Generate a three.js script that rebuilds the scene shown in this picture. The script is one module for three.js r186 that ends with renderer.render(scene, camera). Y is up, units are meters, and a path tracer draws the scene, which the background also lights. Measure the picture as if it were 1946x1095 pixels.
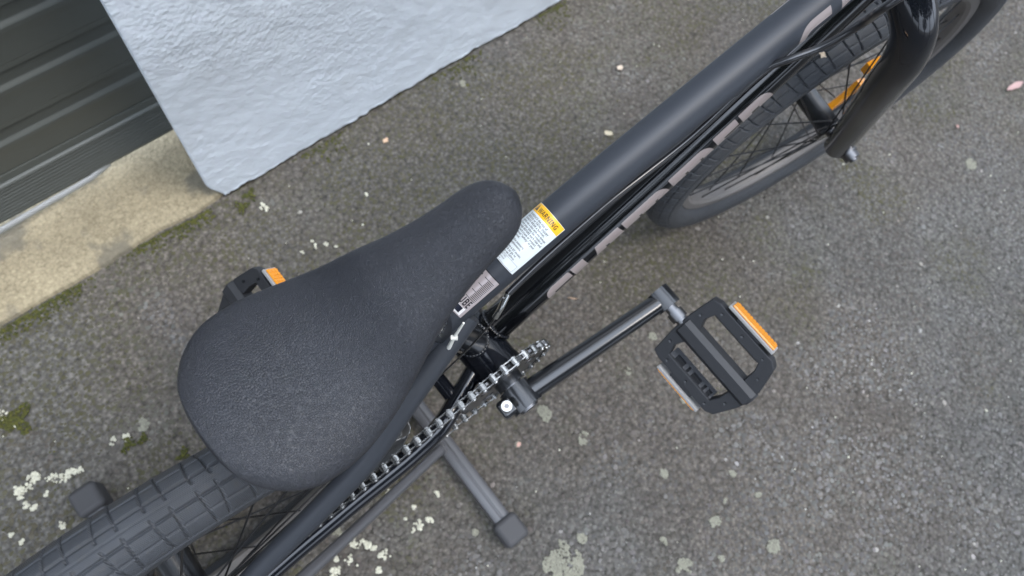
import * as THREE from 'three';
import { mergeGeometries, mergeVertices, toCreasedNormals } from 'three/addons/utils/BufferGeometryUtils.js';
import { RoundedBoxGeometry } from 'three/addons/geometries/RoundedBoxGeometry.js';

/* ------------------------------------------------------------------ camera, sky, sun, exposure */
const W = 1024, H = 576;
const V3 = (x, y, z) => new THREE.Vector3(x, y, z);
const renderer = new THREE.WebGLRenderer({ antialias: true });
renderer.setSize(W, H);
renderer.toneMapping = THREE.LinearToneMapping;
renderer.toneMappingExposure = 3.4;
renderer.shadowMap.enabled = true;
const scene = new THREE.Scene();

// x runs forward along the bicycle, y up, z to the bicycle's right; the bicycle's plane is z = 0
const CAM = V3(0.1835, 1.0192, 0.1328), FPX = 1410.9;
const DIR = V3(0.30169, -0.93102, -0.20538), UP = V3(0.55879, 0.34721, -0.75313), RT = DIR.clone().cross(UP);
const camera = new THREE.PerspectiveCamera(42.4175, W / H, 0.02, 400);
camera.position.copy(CAM); camera.up.copy(UP); camera.lookAt(CAM.clone().add(DIR));
camera.focus = 0.55; camera.userData.fStop = 7.5;
camera.updateMatrixWorld();

// overcast sky: even cloud, somewhat brighter overhead, faint blue-grey mottling
{
  const w = 256, h = 128, d = new Float32Array(w * h * 4);
  for (let j = 0; j < h; j++) for (let i = 0; i < w; i++) {
    const el = (j + 0.5) / h * Math.PI - Math.PI / 2, az = (i + 0.5) / w * Math.PI * 2;
    const s = Math.max(0, Math.sin(el));
    const m = 1 + 0.10 * Math.sin(az * 3 + 2.1 * Math.sin(el * 4)) * Math.cos(el) + 0.06 * Math.sin(az * 7 - el * 9) * Math.cos(el);
    const L = (0.5 + 1.0 * s) * m * (el < 0 ? 0.8 : 1);
    const k = (j * w + i) * 4;
    d[k] = L * 0.89; d[k + 1] = L * 1.0; d[k + 2] = L * 1.19; d[k + 3] = 1;
  }
  const t = new THREE.DataTexture(d, w, h, THREE.RGBAFormat, THREE.FloatType);
  t.mapping = THREE.EquirectangularReflectionMapping; t.magFilter = THREE.LinearFilter; t.minFilter = THREE.LinearFilter;
  t.wrapS = THREE.RepeatWrapping; t.needsUpdate = true;
  scene.background = t; scene.environment = t;
  scene.backgroundIntensity = 1.0; scene.environmentIntensity = 1.0;
}
const sun = new THREE.DirectionalLight(0xfff4e6, 0.6);
sun.position.set(2.2, 6, 2.6); sun.target.position.set(0.4, 0, 0);
sun.castShadow = true; sun.shadow.radius = 40; sun.shadow.mapSize.set(2048, 2048);
Object.assign(sun.shadow.camera, { left: -2.5, right: 2.5, top: 2.5, bottom: -2.5, near: 0.5, far: 12 });
scene.add(sun, sun.target);

/* ------------------------------------------------------------------ helpers */
let seed = 12345;
const rnd = () => { seed = (seed * 1664525 + 1013904223) >>> 0; return seed / 4294967296; };
const rr = (a, b) => a + (b - a) * rnd();
const lin = (r, g, b) => new THREE.Color().setRGB(r, g, b);
const used = {};
const numbered = n => { const k = used[n] = (used[n] ?? -1) + 1; return k ? n + '_' + String(k).padStart(3, '0') : n; };
// a photograph pixel as a point on the level y, or on the bicycle-parallel plane z
const ray = (px, py) => DIR.clone().addScaledVector(RT, (px - 973) / FPX).addScaledVector(UP, -(py - 547.5) / FPX);
const onY = (px, py, y = 0) => { const v = ray(px, py); return CAM.clone().addScaledVector(v, (y - CAM.y) / v.y); };
const onZ = (px, py, z = 0) => { const v = ray(px, py); return CAM.clone().addScaledVector(v, (z - CAM.z) / v.z); };

function mesh(name, geo, mat, parent) {
  const g = Array.isArray(geo) ? merge(geo) : geo;
  const m = new THREE.Mesh(g, mat); m.name = name; m.castShadow = m.receiveShadow = true;
  if (parent) parent.add(m); else { m.name = numbered(name); scene.add(m); }
  return m;
}
function grp(name, parent) { const g = new THREE.Group(); g.name = parent ? name : numbered(name); (parent ?? scene).add(g); return g; }
function tag(o, label, category, group) { o.userData.label = label; o.userData.category = category; if (group) o.userData.group = group; return o; }
function struct(o, label, category) { o.userData.kind = 'structure'; if (label) tag(o, label, category); return o; }
function merge(list) { return mergeGeometries(list.map(g => { const n = g.index ? g.toNonIndexed() : g; for (const k of Object.keys(n.attributes)) if (!['position', 'normal', 'uv'].includes(k)) n.deleteAttribute(k); return n; })); }
const box = (w, h, d, x = 0, y = 0, z = 0, r = 0) => (r ? new RoundedBoxGeometry(w, h, d, 2, r) : new THREE.BoxGeometry(w, h, d)).translate(x, y, z);
// cylinder between two points
function rod(a, b, r0, r1 = r0, n = 12, open = false) {
  const d = b.clone().sub(a), g = new THREE.CylinderGeometry(r1, r0, d.length(), n, 1, open);
  g.applyQuaternion(new THREE.Quaternion().setFromUnitVectors(V3(0, 1, 0), d.clone().normalize()));
  return g.translate((a.x + b.x) / 2, (a.y + b.y) / 2, (a.z + b.z) / 2);
}
const zcyl = (r, z0, z1, x, y, n = 24, r1 = r) => rod(V3(x, y, z0), V3(x, y, z1), r, r1, n);

// swept tube: angle 0 looks along ref (up by default), positive angles turn towards T x N
function frames(pts, n, ref, straight) {
  const c = straight ? new THREE.LineCurve3(pts[0], pts[pts.length - 1]) : new THREE.CatmullRomCurve3(pts, false, 'centripetal');
  const P = [], T = [], N = [], B = [], S = []; let L = 0;
  for (let i = 0; i <= n; i++) {
    const p = c.getPointAt(i / n), t = c.getTangentAt(i / n).normalize();
    if (i) L += p.distanceTo(P[i - 1]);
    const prev = i ? N[i - 1] : ref.clone();
    const nn = prev.clone().addScaledVector(t, -prev.dot(t)).normalize();
    P.push(p); T.push(t); N.push(nn); B.push(t.clone().cross(nn)); S.push(L);
  }
  return { P, T, N, B, S, L };
}
const rad = (r, u) => typeof r === 'function' ? r(u) : r;
function sweep(pts, r, { n = 48, m = 28, ref = V3(0, 1, 0), cap = true, sx = 1, sq = 0, unit = false, straight = false } = {}) {
  const F = frames(pts, n, ref, straight), pos = [], uv = [], idx = [];
  for (let i = 0; i <= n; i++) for (let j = 0; j <= m; j++) {
    const a = -Math.PI + j / m * 2 * Math.PI, R = rad(r, i / n) * (sq ? Math.pow(Math.abs(Math.cos(a)) ** sq + Math.abs(Math.sin(a)) ** sq, -1 / sq) : 1);
    const q = F.P[i].clone().addScaledVector(F.N[i], R * Math.cos(a)).addScaledVector(F.B[i], R * sx * Math.sin(a));
    pos.push(q.x, q.y, q.z); uv.push(unit ? i / n : F.S[i], unit ? j / m : a * R);
  }
  for (let i = 0; i < n; i++) for (let j = 0; j < m; j++) {
    const a = i * (m + 1) + j, b = a + m + 1; idx.push(a, a + 1, b, b, a + 1, b + 1);
  }
  const g = new THREE.BufferGeometry();
  g.setAttribute('position', new THREE.Float32BufferAttribute(pos, 3)); g.setAttribute('uv', new THREE.Float32BufferAttribute(uv, 2)); g.setIndex(idx);
  g.computeVertexNormals();
  // sew the normals along the seam
  const nm = g.attributes.normal;
  for (let i = 0; i <= n; i++) { const a = i * (m + 1), b = a + m; const v = V3(nm.getX(a) + nm.getX(b), nm.getY(a) + nm.getY(b), nm.getZ(a) + nm.getZ(b)).normalize(); nm.setXYZ(a, v.x, v.y, v.z); nm.setXYZ(b, v.x, v.y, v.z); }
  if (!cap) return g;
  const caps = [0, n].map(i => {
    const cg = new THREE.CircleGeometry(rad(r, i / n), m); cg.scale(1, 1, 1);
    const M = new THREE.Matrix4().makeBasis(F.N[i], F.B[i].clone().multiplyScalar(i ? 1 : -1), F.T[i].clone().multiplyScalar(i ? 1 : -1));
    cg.scale(1, sx, 1); cg.applyMatrix4(M); return cg.translate(F.P[i].x, F.P[i].y, F.P[i].z);
  });
  return merge([g, ...caps]);
}
// a thin patch wrapped on a tube
function patch(pts, r, u0, u1, a0, a1, lift) {
  const K = 400, F = frames(pts, K, V3(0, 1, 0), false), n = 16, m = 24, pos = [], uv = [], idx = [];
  for (let i = 0; i <= n; i++) for (let j = 0; j <= m; j++) {
    const u = u0 + (u1 - u0) * i / n, a = a0 + (a1 - a0) * j / m, R = rad(r, u) + lift, k = Math.min(K - 1, Math.floor(u * K)), f = u * K - k;
    const q = F.P[k].clone().lerp(F.P[k + 1], f).addScaledVector(F.N[k], R * Math.cos(a)).addScaledVector(F.B[k], R * Math.sin(a));
    pos.push(q.x, q.y, q.z); uv.push(j / m, i / n);
  }
  for (let i = 0; i < n; i++) for (let j = 0; j < m; j++) { const a = i * (m + 1) + j, b = a + m + 1; idx.push(a, a + 1, b, b, a + 1, b + 1); }
  const g = new THREE.BufferGeometry();
  g.setAttribute('position', new THREE.Float32BufferAttribute(pos, 3)); g.setAttribute('uv', new THREE.Float32BufferAttribute(uv, 2)); g.setIndex(idx); g.computeVertexNormals();
  return g;
}
// weld bead: scalloped ring
function weld(c, axis, r, t = 0.0016) {
  const k = Math.round(r * 2 * Math.PI / 0.0032), g = new THREE.TorusGeometry(r, t, 6, k * 3), p = g.attributes.position;
  for (let i = 0; i < p.count; i++) {
    const a = Math.atan2(p.getY(i), p.getX(i)), s = 1 + 0.35 * Math.cos(a * k), rx = Math.hypot(p.getX(i), p.getY(i)), nr = r + (rx - r) * s;
    p.setXYZ(i, Math.cos(a) * nr, Math.sin(a) * nr, p.getZ(i) * s);
  }
  g.computeVertexNormals(); g.applyQuaternion(new THREE.Quaternion().setFromUnitVectors(V3(0, 0, 1), axis.clone().normalize()));
  return g.translate(c.x, c.y, c.z);
}
const canvas = (w, h) => { const c = document.createElement('canvas'); c.width = w; c.height = h; return c; };
function ctex(c) { const t = new THREE.CanvasTexture(c); t.colorSpace = THREE.SRGBColorSpace; t.anisotropy = 8; return t; }

// tileable noises
const hash = (i, j, s) => { let h = (i * 374761393 + j * 668265263 + s * 2147483647) | 0; h = Math.imul(h ^ (h >>> 13), 1274126177); h = Math.imul(h ^ (h >>> 16), 2246822519); return ((h ^ (h >>> 15)) >>> 0) / 4294967296; };
const mod = (a, n) => ((a % n) + n) % n;
function vnoise(x, y, p, s) {
  const i = Math.floor(x), j = Math.floor(y), f = x - i, g = y - j, u = f * f * (3 - 2 * f), v = g * g * (3 - 2 * g);
  const a = hash(mod(i, p), mod(j, p), s), b = hash(mod(i + 1, p), mod(j, p), s), c = hash(mod(i, p), mod(j + 1, p), s), d = hash(mod(i + 1, p), mod(j + 1, p), s);
  return a + (b - a) * u + (c - a) * v + (a - b - c + d) * u * v;
}
function fbm(x, y, p, o, s) { let r = 0, a = 0.5, t = 0; for (let k = 0; k < o; k++) { r += a * vnoise(x, y, p, s + k * 17); t += a; x *= 2; y *= 2; p *= 2; a *= 0.55; } return r / t; }
function worley(x, y, p, s) {   // distance to the nearest point, and that cell's number
  const i = Math.floor(x), j = Math.floor(y); let d = 9, id = 0, d2 = 9;
  for (let a = -1; a <= 1; a++) for (let b = -1; b <= 1; b++) {
    const ci = mod(i + a, p), cj = mod(j + b, p), fx = i + a + hash(ci, cj, s), fy = j + b + hash(ci, cj, s + 7), e = Math.hypot(fx - x, fy - y);
    if (e < d) { d2 = d; d = e; id = hash(ci, cj, s + 13); } else if (e < d2) d2 = e;
  }
  return [d, id, d2];
}
function tex(size, fn, srgb, repeat) {   // fn(u, v) in 0..1 -> grey number or [r, g, b]
  const d = new Uint8Array(size * size * 4);
  for (let j = 0; j < size; j++) for (let i = 0; i < size; i++) {
    const c = fn((i + 0.5) / size, (j + 0.5) / size), k = (j * size + i) * 4;
    for (let q = 0; q < 3; q++) { let v = Array.isArray(c) ? c[q] : c; v = Math.min(1, Math.max(0, v)); if (srgb) v = v < 0.0031308 ? v * 12.92 : 1.055 * Math.pow(v, 1 / 2.4) - 0.055; d[k + q] = Math.round(v * 255); }
    d[k + 3] = 255;
  }
  const t = new THREE.DataTexture(d, size, size, THREE.RGBAFormat);
  t.wrapS = t.wrapT = THREE.RepeatWrapping; t.magFilter = THREE.LinearFilter; t.minFilter = THREE.LinearMipmapLinearFilter; t.generateMipmaps = true;
  if (srgb) t.colorSpace = THREE.SRGBColorSpace;
  if (repeat) t.repeat.set(repeat, repeat);
  t.needsUpdate = true; return t;
}
const mixc = (a, b, t) => a.map((v, i) => v + (b[i] - v) * t);
const sstep = (a, b, x) => { const t = Math.min(1, Math.max(0, (x - a) / (b - a))); return t * t * (3 - 2 * t); };
const smooth = g => { const q = mergeVertices(g, 1e-6); q.computeVertexNormals(); return q; };

/* ------------------------------------------------------------------ the setting: asphalt, door sill, garage */
const WALL_Z = -0.455, DOOR_Z = -0.575, SILL_Z = -0.463;
{
  const T = 2.4;    // metres of one texture tile
  const memo = new Float32Array(2048 * 2048 * 2);
  const grain = (u, v) => { const k = (Math.floor(v * 2048) * 2048 + Math.floor(u * 2048)) * 2; if (!memo[k + 1]) { const [d, id] = worley(u * 360, v * 360, 360, 3); memo[k] = Math.max(0, 1 - d * 1.25); memo[k + 1] = id + 1e-6; } return [memo[k], memo[k + 1]]; };
  const map = tex(2048, (u, v) => {
    const [g, id] = grain(u, v), f = fbm(u * 900, v * 900, 900, 2, 5), lo = fbm(u * 7, v * 7, 7, 4, 9), br = fbm(u * 4 + 0.3, v * 4, 4, 4, 31);
    let c = mixc([0.056, 0.053, 0.047], [0.172, 0.165, 0.150], Math.min(1, g * (0.35 + 0.75 * id) + (f - 0.5) * 0.7));
    c = c.map(x => x * (0.72 + 0.56 * lo));
    c = mixc(c, [c[0] * 1.04, c[1] * 0.96, c[2] * 0.90], sstep(0.5, 0.7, br));
    return c;
  }, true, 1 / T);
  const bump = tex(2048, (u, v) => { const [g] = grain(u, v); return 0.65 * g + 0.35 * fbm(u * 500, v * 500, 500, 2, 5); }, false, 1 / T);
  const mat = new THREE.MeshStandardMaterial({ map, bumpMap: bump, bumpScale: 0.004, roughness: 0.93 });
  const g = new THREE.PlaneGeometry(160, 160, 1, 1); g.rotateX(-Math.PI / 2);
  const uv = g.attributes.uv, p = g.attributes.position;
  for (let i = 0; i < uv.count; i++) uv.setXY(i, p.getX(i) + 0.9, -p.getZ(i) + 0.9);
  const ground = mesh('ground', g, mat); struct(ground, 'grey weathered asphalt under the bicycle', 'asphalt');
}
// loose noise in world metres, used for algae, lichen and the painted darkening around the bicycle
const wn = (x, z, k, s) => fbm((x + 9) * k, (z + 9) * k, 4096, 3, s);
const green = (x, z) => sstep(0.40, 0.66, wn(x, z, 9, 71) - 0.62 * Math.max(0, z + 0.10 + 0.30 * Math.max(0, x - 0.3)) + 0.20);
{
  // the worn stones of the asphalt surface
  const geo = smooth(new THREE.IcosahedronGeometry(1, 1));
  { const p = geo.attributes.position; for (let i = 0; i < p.count; i++) { const k = 1 + 0.28 * (hash(i, 3, 5) - 0.5); p.setXYZ(i, p.getX(i) * k, p.getY(i) * k, p.getZ(i) * k); } geo.computeVertexNormals(); }
  const list = [], step = 0.0056;
  for (let x = -0.75; x < 2.3; x += step) for (let z = WALL_Z; z < 1.05; z += step) {
    if (x < 0.2 && z < SILL_Z + 0.004) continue;
    if (hash(Math.round(x * 1e4), Math.round(z * 1e4), 1) < 0.10) continue;
    list.push([x + rr(-1, 1) * step * 0.5, z + rr(-1, 1) * step * 0.5]);
  }
  const im = new THREE.InstancedMesh(geo, new THREE.MeshStandardMaterial({ color: 0xffffff, roughness: 0.9 }), list.length);
  const M = new THREE.Matrix4(), q = new THREE.Quaternion(), c = new THREE.Color();
  list.forEach(([x, z], i) => {
    const s = 0.0017 + 0.0022 * Math.pow(rnd(), 2.2), sy = s * rr(0.25, 0.45);
    q.setFromEuler(new THREE.Euler(rr(-0.3, 0.3), rr(0, 6.28), rr(-0.3, 0.3)));
    M.compose(V3(x, -sy * rr(0.15, 0.55), z), q, V3(s * rr(0.75, 1.25), sy, s)); im.setMatrixAt(i, M);
    let t = rnd(), b = 0.088 + 0.085 * t * t + (rnd() < 0.004 ? 0.2 : 0), lo = 0.70 + 0.6 * wn(x, z, 6, 3);
    b *= lo;
    let rgb = [b * rr(1.01, 1.09), b * rr(0.98, 1.02), b * rr(0.90, 0.97)];
    const br = sstep(0.36, 0.54, wn(x, z, 11, 19) + 0.07 - 0.42 * Math.max(0, z - 0.14) - 0.30 * Math.max(0, x - 0.7)); rgb = mixc(rgb, [rgb[0] * 0.66, rgb[1] * 0.60, rgb[2] * 0.55], br * (0.45 + 0.55 * rnd()));  // brown staining, together with shade around the bicycle painted into the stone colour
    const gr = green(x, z) * (0.35 + 0.65 * rnd()); rgb = mixc(rgb, [0.074, 0.070, 0.034], gr * 0.95);
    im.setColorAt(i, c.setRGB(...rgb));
  });
  im.name = 'asphalt_stones'; im.castShadow = im.receiveShadow = true; im.userData.kind = 'stuff';
  tag(im, 'worn grey stones showing in the asphalt surface', 'stones'); scene.add(im);
}
const sandTex = tex(1024, (u, v) => {
  const [d, id] = worley(u * 150, v * 150, 150, 21), f = fbm(u * 300, v * 300, 300, 2, 4), lo = fbm(u * 9, v * 9, 9, 4, 2);
  const st = sstep(0.55, 0.72, fbm(u * 14 + 3, v * 14, 14, 4, 44));
  let c = mixc([0.165, 0.138, 0.085], [0.44, 0.375, 0.25], 0.30 * (1 - d) + 0.3 * id + 0.5 * f);
  c = c.map(x => x * (0.72 + 0.55 * lo)); return mixc(c, [0.13, 0.12, 0.095], st * 0.7);
}, true, 1 / 0.7);
{
  // the sandy concrete sill before the roller door, its front edge worn and uneven
  const nx = 240, nz = 14, x0 = -2.2, x1 = 0.262, pos = [], uv = [], idx = [];
  const edge = x => SILL_Z + 0.010 * (wn(x, 0, 14, 5) - 0.5) + 0.005 * (wn(x, 3, 60, 6) - 0.5) - 0.012 * (x < -0.02 ? 1 : 0) * sstep(-0.02, -0.4, x);
  for (let i = 0; i <= nx; i++) for (let j = 0; j <= nz + 2; j++) {
    const x = x0 + (x1 - x0) * i / nx, e = edge(x), t = Math.min(1, j / nz);
    let z = -1.0 + (e + 1.0) * t, y = 0.013 + 0.0014 * (wn(x, z, 60, 8) - 0.5);
    if (j === nz) { y -= 0.002; } if (j === nz + 1) { y = 0.006; z += 0.004; } if (j === nz + 2) { y = -0.01; z += 0.005; }
    pos.push(x, y, z); uv.push(x, -z);
  }
  for (let i = 0; i < nx; i++) for (let j = 0; j < nz + 2; j++) { const a = i * (nz + 3) + j, b = a + nz + 3; idx.push(a, a + 1, b, b, a + 1, b + 1); }
  const g = new THREE.BufferGeometry(); g.setAttribute('position', new THREE.Float32BufferAttribute(pos, 3)); g.setAttribute('uv', new THREE.Float32BufferAttribute(uv, 2)); g.setIndex(idx); g.computeVertexNormals();
  const sb = tex(512, (u, v) => fbm(u * 110, v * 110, 110, 3, 8), false, 1 / 0.35);
  struct(mesh('door_sill', g, new THREE.MeshStandardMaterial({ map: sandTex, bumpMap: sb, bumpScale: 0.002, roughness: 0.95 })), 'sandy concrete sill in front of the dark roller door', 'sill');
}
{
  // painted roughcast wall of the garage: pillar right of the door, lintel over it, pillar beyond it
  const T = 0.8;
  const wallBump = tex(1024, (u, v) => {
    const a = fbm(u * 170, v * 170, 170, 2, 3), [d, id] = worley(u * 125, v * 125, 125, 8), b = fbm(u * 18, v * 18, 18, 3, 12), [e, ie] = worley(u * 22, v * 22, 22, 18);
    const rough = sstep(0.30, 0.62, fbm(u * 5, v * 5, 5, 3, 2));
    return 0.30 + 0.40 * (a - 0.5) * (0.5 + rough) + 0.42 * (0.35 + 0.65 * rough) * Math.max(0, 0.7 - d) * (id > 0.3 ? 1 : 0.2) + 0.10 * (b - 0.5) + (ie > 0.86 ? 0.5 * Math.max(0, 1 - e * 6) : 0);
  }, false, 1 / T);
  const wallMap = tex(512, (u, v) => {
    const lo = fbm(u * 6, v * 6, 6, 4, 40), f = fbm(u * 60, v * 60, 60, 2, 41), st = sstep(0.66, 0.8, fbm(u * 25, v * 25, 25, 3, 47));
    return mixc([0.66, 0.715, 0.77].map(x => x * (0.94 + 0.1 * lo + 0.04 * (f - 0.5))), [0.48, 0.50, 0.50], st * 0.16);
  }, true, 1 / 1.3);
  const mat = new THREE.MeshPhysicalMaterial({ map: wallMap, bumpMap: wallBump, bumpScale: 0.0011, roughness: 0.42, clearcoat: 0.15, clearcoatRoughness: 0.3 });
  const wall = grp('garage_wall');
  tag(wall, 'pale blue-grey painted roughcast wall beside the dark roller door', 'wall');
  // pillar face with real lumps; its lower edge is a ragged lip of paint
  const x0 = 0.245, x1 = 4.2, pos = [], uv = [], idx = [];
  const xs = [], ys = [];
  for (let x = 0; x < 1.0; x += 0.004) xs.push(x); for (let x = 1.0; x <= x1 - x0 + 1e-6; x += 0.08) xs.push(x);
  for (let y = 0; y < 0.5; y += 0.004) ys.push(y); for (let y = 0.5; y <= 5.25; y += 0.07) ys.push(y);
  const lump = (x, y) => 0.0016 * (wn(x, y, 30, 51) - 0.5) + 0.0013 * (wn(x, y, 110, 52) - 0.5) + 0.006 * (wn(x, y, 6, 53) - 0.5);
  const NY = ys.length + 1, K = 6;
  const cols = [];
  cols.push([0.032, -0.125, 0], [0.012, -0.05, 0], [0.004, -0.014, 0], [0.0012, -0.005, 0.3], [0.0015, -0.0015, 0.7]);
  for (const x of xs) cols.push([x + 0.0035, 0, 1]);
  for (const [dx, dz, k] of cols) for (let j = -1; j < ys.length; j++) {
    let y = j < 0 ? 0.0 : ys[j];
    const X = x0 + dx, rag = 0.004 + 0.010 * Math.max(0, wn(X, 5, 40, 61) - 0.42) + 0.004 * wn(X, 7, 160, 62);
    // the corner is rounded off near the ground
    const corner = dx < 0.05 ? 0.016 * sstep(0.055, 0.0, y) * sstep(0.05, 0.0, dx) : 0;
    let z = WALL_Z + dz + lump(X, y) * Math.max(k, 0.15) - (k >= 0.7 ? 0.004 * sstep(0.35, 0, y) * 0 : 0);
    if (j < 0) { y = rag; z -= 0.02; } else if (j === 0) { y = rag; z += 0.0025 * wn(X, 2, 90, 9); }
    else y = Math.max(y, rag + 0.0012 * j);
    pos.push(X + corner, y, z); uv.push(X + (dx < 0.03 && dz < 0 ? dz : 0), y);
  }
  for (let i = 0; i < cols.length - 1; i++) for (let j = 0; j < NY - 1; j++) { const a = i * NY + j, b = a + NY; idx.push(a, b, a + 1, b, b + 1, a + 1); }
  const g = new THREE.BufferGeometry(); g.setAttribute('position', new THREE.Float32BufferAttribute(pos, 3)); g.setAttribute('uv', new THREE.Float32BufferAttribute(uv, 2)); g.setIndex(idx); g.computeVertexNormals();
  mesh('rendered_face', g, mat, wall);
  const uvBox = b => { const p = b.attributes.position, n = b.attributes.normal, u = b.attributes.uv; for (let i = 0; i < p.count; i++) { const ax = Math.abs(n.getX(i)) > 0.5, ay = Math.abs(n.getY(i)) > 0.5; u.setXY(i, ax ? p.getZ(i) : p.getX(i), ay ? p.getZ(i) : p.getY(i)); } return b; };
  mesh('wall_core', uvBox(box(x1 - 0.29, 5.2, 0.2, (x1 + 0.29) / 2, 2.61, WALL_Z - 0.125)), mat, wall);
  mesh('footing', box(x1 - 0.27, 0.03, 0.12, (x1 + 0.27) / 2, 0.0, WALL_Z - 0.073), new THREE.MeshStandardMaterial({ color: lin(0.10, 0.095, 0.085), roughness: 0.95 }), wall);
  mesh('lintel', uvBox(box(2.48, 3.05, 0.2, -0.948, 3.70, WALL_Z - 0.125)), mat, wall);
  mesh('far_pillar', uvBox(box(1.5, 5.22, 0.2, -2.94, 2.60, WALL_Z - 0.125)), mat, wall);
}
{
  // roller door: each slat a piece with a rolled rib along its lower edge, a ribbed bottom rail and a drooping seal
  const door = grp('roller_door');
  tag(door, 'dark charcoal ribbed steel roller door with drooping bottom seal', 'door');
  const mat = new THREE.MeshPhysicalMaterial({ color: lin(0.075, 0.080, 0.070), roughness: 0.45, clearcoat: 0.25, clearcoatRoughness: 0.35, metalness: 0.0 });
  const P = 0.0785;
  const prof = [];    // y from 0 (bottom) to P, z outward
  for (let i = 0; i <= 60; i++) {
    const t = i / 60, y = t * P;
    const z = 0.0016 * sstep(0.30, 0.56, t) - 0.0050 * sstep(0.575, 0.66, t) + 0.0036 * sstep(0.865, 0.895, t);
    prof.push([y, z]);
  }
  const slab = (pr, x0, x1) => {
    const s = new THREE.Shape(); s.moveTo(-0.012, pr[0][0]); for (const [y, z] of pr) s.lineTo(z, y); s.lineTo(-0.012, pr[pr.length - 1][0]); s.closePath();
    const g = new THREE.ExtrudeGeometry(s, { depth: x1 - x0, bevelEnabled: false, steps: 1 });
    g.rotateY(Math.PI / 2); // shape x -> -z, depth -> x
    g.scale(1, 1, -1); { const ix = g.attributes.position; for (let i = 0; i < ix.count; i += 3) { for (const k of ['position', 'normal', 'uv']) { const a = g.attributes[k], sz = a.itemSize; for (let q = 0; q < sz; q++) { const t = a.array[(i + 1) * sz + q]; a.array[(i + 1) * sz + q] = a.array[(i + 2) * sz + q]; a.array[(i + 2) * sz + q] = t; } } } }
    return toCreasedNormals(g.translate(x0, 0, 0), 0.6);
  };
  const slat = slab(prof, -2.25, 0.40);
  const bottom = 0.118;
  for (let k = 0; k < 26; k++) { const m = mesh('slat', slat, mat, door); m.position.set(0, bottom + k * (P + 0.0004), DOOR_Z); }
  // bottom rail: a step then fine ribs
  const rail = [[0, 0.002], [0.001, 0.004]];
  for (let i = 0; i <= 72; i++) { const y = 0.004 + i / 72 * 0.058; rail.push([y, 0.0040 + 0.0024 * Math.abs(Math.sin(i / 72 * Math.PI * 9))]); }
  rail.push([0.0635, 0.0065], [0.066, 0.0075], [0.0685, 0.0065], [0.07, 0.003], [0.080, 0.0015]);
  const r = mesh('bottom_rail', slab(rail, -2.25, 0.40), mat, door); r.position.set(0, 0.0365, DOOR_Z);
  // pale weather seal: tucked in on the right, sagging out on the left
  const sp = [V3(0.158, 0.036, DOOR_Z + 0.001), V3(0.150, 0.0345, DOOR_Z + 0.004), V3(0.11, 0.0340, DOOR_Z + 0.007), V3(0.06, 0.0335, DOOR_Z + 0.008), V3(0.02, 0.0325, DOOR_Z + 0.009), V3(-0.06, 0.0315, DOOR_Z + 0.009), V3(-0.5, 0.031, DOOR_Z + 0.009), V3(-2.2, 0.031, DOOR_Z + 0.009)];
  mesh('weather_seal', sweep(sp, 0.0056, { n: 80, m: 10, sx: 0.55 }), new THREE.MeshStandardMaterial({ color: lin(0.36, 0.37, 0.37), roughness: 0.6 }), door);
}
{
  // moss along the foot of the wall, along the sill and in a few cushions
  const geo = new THREE.IcosahedronGeometry(1, 0), list = [];
  const put = (x, z, y, s) => list.push([x, z, y, s]);
  for (let i = 0; i < 3200; i++) { const x = rr(0.255, 1.8), d = Math.pow(rnd(), 2.2) * 0.045; if (wn(x, 1, 16, 90) + 0.25 * rnd() > 0.64 + d * 6) put(x, WALL_Z + 0.004 + d, 0.001, rr(0.0008, 0.0024)); }
  for (let i = 0; i < 2600; i++) { const x = rr(-0.6, 0.235), d = Math.pow(rnd(), 2) * 0.022; if (wn(x, 2, 14, 91) + 0.25 * rnd() > 0.68 + d * 8) put(x, SILL_Z + 0.009 + d + 0.010 * (wn(x, 0, 14, 5) - 0.5) - 0.012 * sstep(-0.02, -0.4, x), 0.001, rr(0.0008, 0.0024)); }
  const clump = (px, py, r, n) => { const c = onY(px, py); for (let i = 0; i < n; i++) { const a = rr(0, 6.28), d = r * Math.sqrt(rnd()) * (0.7 + 0.5 * Math.sin(a * 3 + px)); put(c.x + Math.cos(a) * d, c.z + Math.sin(a) * d, 0.0015 + 0.003 * (1 - d / r), rr(0.0008, 0.0022)); } };
  clump(35, 800, 0.020, 420); clump(15, 800, 0.014, 160); clump(245, 845, 0.011, 90); clump(350, 865, 0.010, 70); clump(275, 835, 0.008, 40); clump(460, 395, 0.011, 90); clump(475, 372, 0.010, 80);
  for (let i = 0; i < 2400; i++) { const x = rr(-0.5, 1.3), z = rr(-0.46, 0.0); if (wn(x, z, 16, 93) > 0.60 && wn(x, z, 60, 94) > 0.5) put(x, z, 0.0012, rr(0.0006, 0.0016)); }
  const im = new THREE.InstancedMesh(geo, new THREE.MeshStandardMaterial({ roughness: 1 }), list.length), M = new THREE.Matrix4(), q = new THREE.Quaternion(), c = new THREE.Color();
  list.forEach(([x, z, y, s], i) => { q.setFromEuler(new THREE.Euler(rr(0, 6), rr(0, 6), rr(0, 6))); M.compose(V3(x, y, z), q, V3(s, s * 0.8, s)); im.setMatrixAt(i, M); const k = rr(0.6, 1.2), y2 = rnd(); im.setColorAt(i, c.setRGB((0.055 + 0.045 * y2) * k, (0.064 + 0.034 * y2) * k, 0.018 * k)); });
  im.name = 'moss'; im.userData.kind = 'stuff'; im.castShadow = im.receiveShadow = true; tag(im, 'green moss growing on asphalt by the wall foot', 'moss'); scene.add(im);
}
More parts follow.
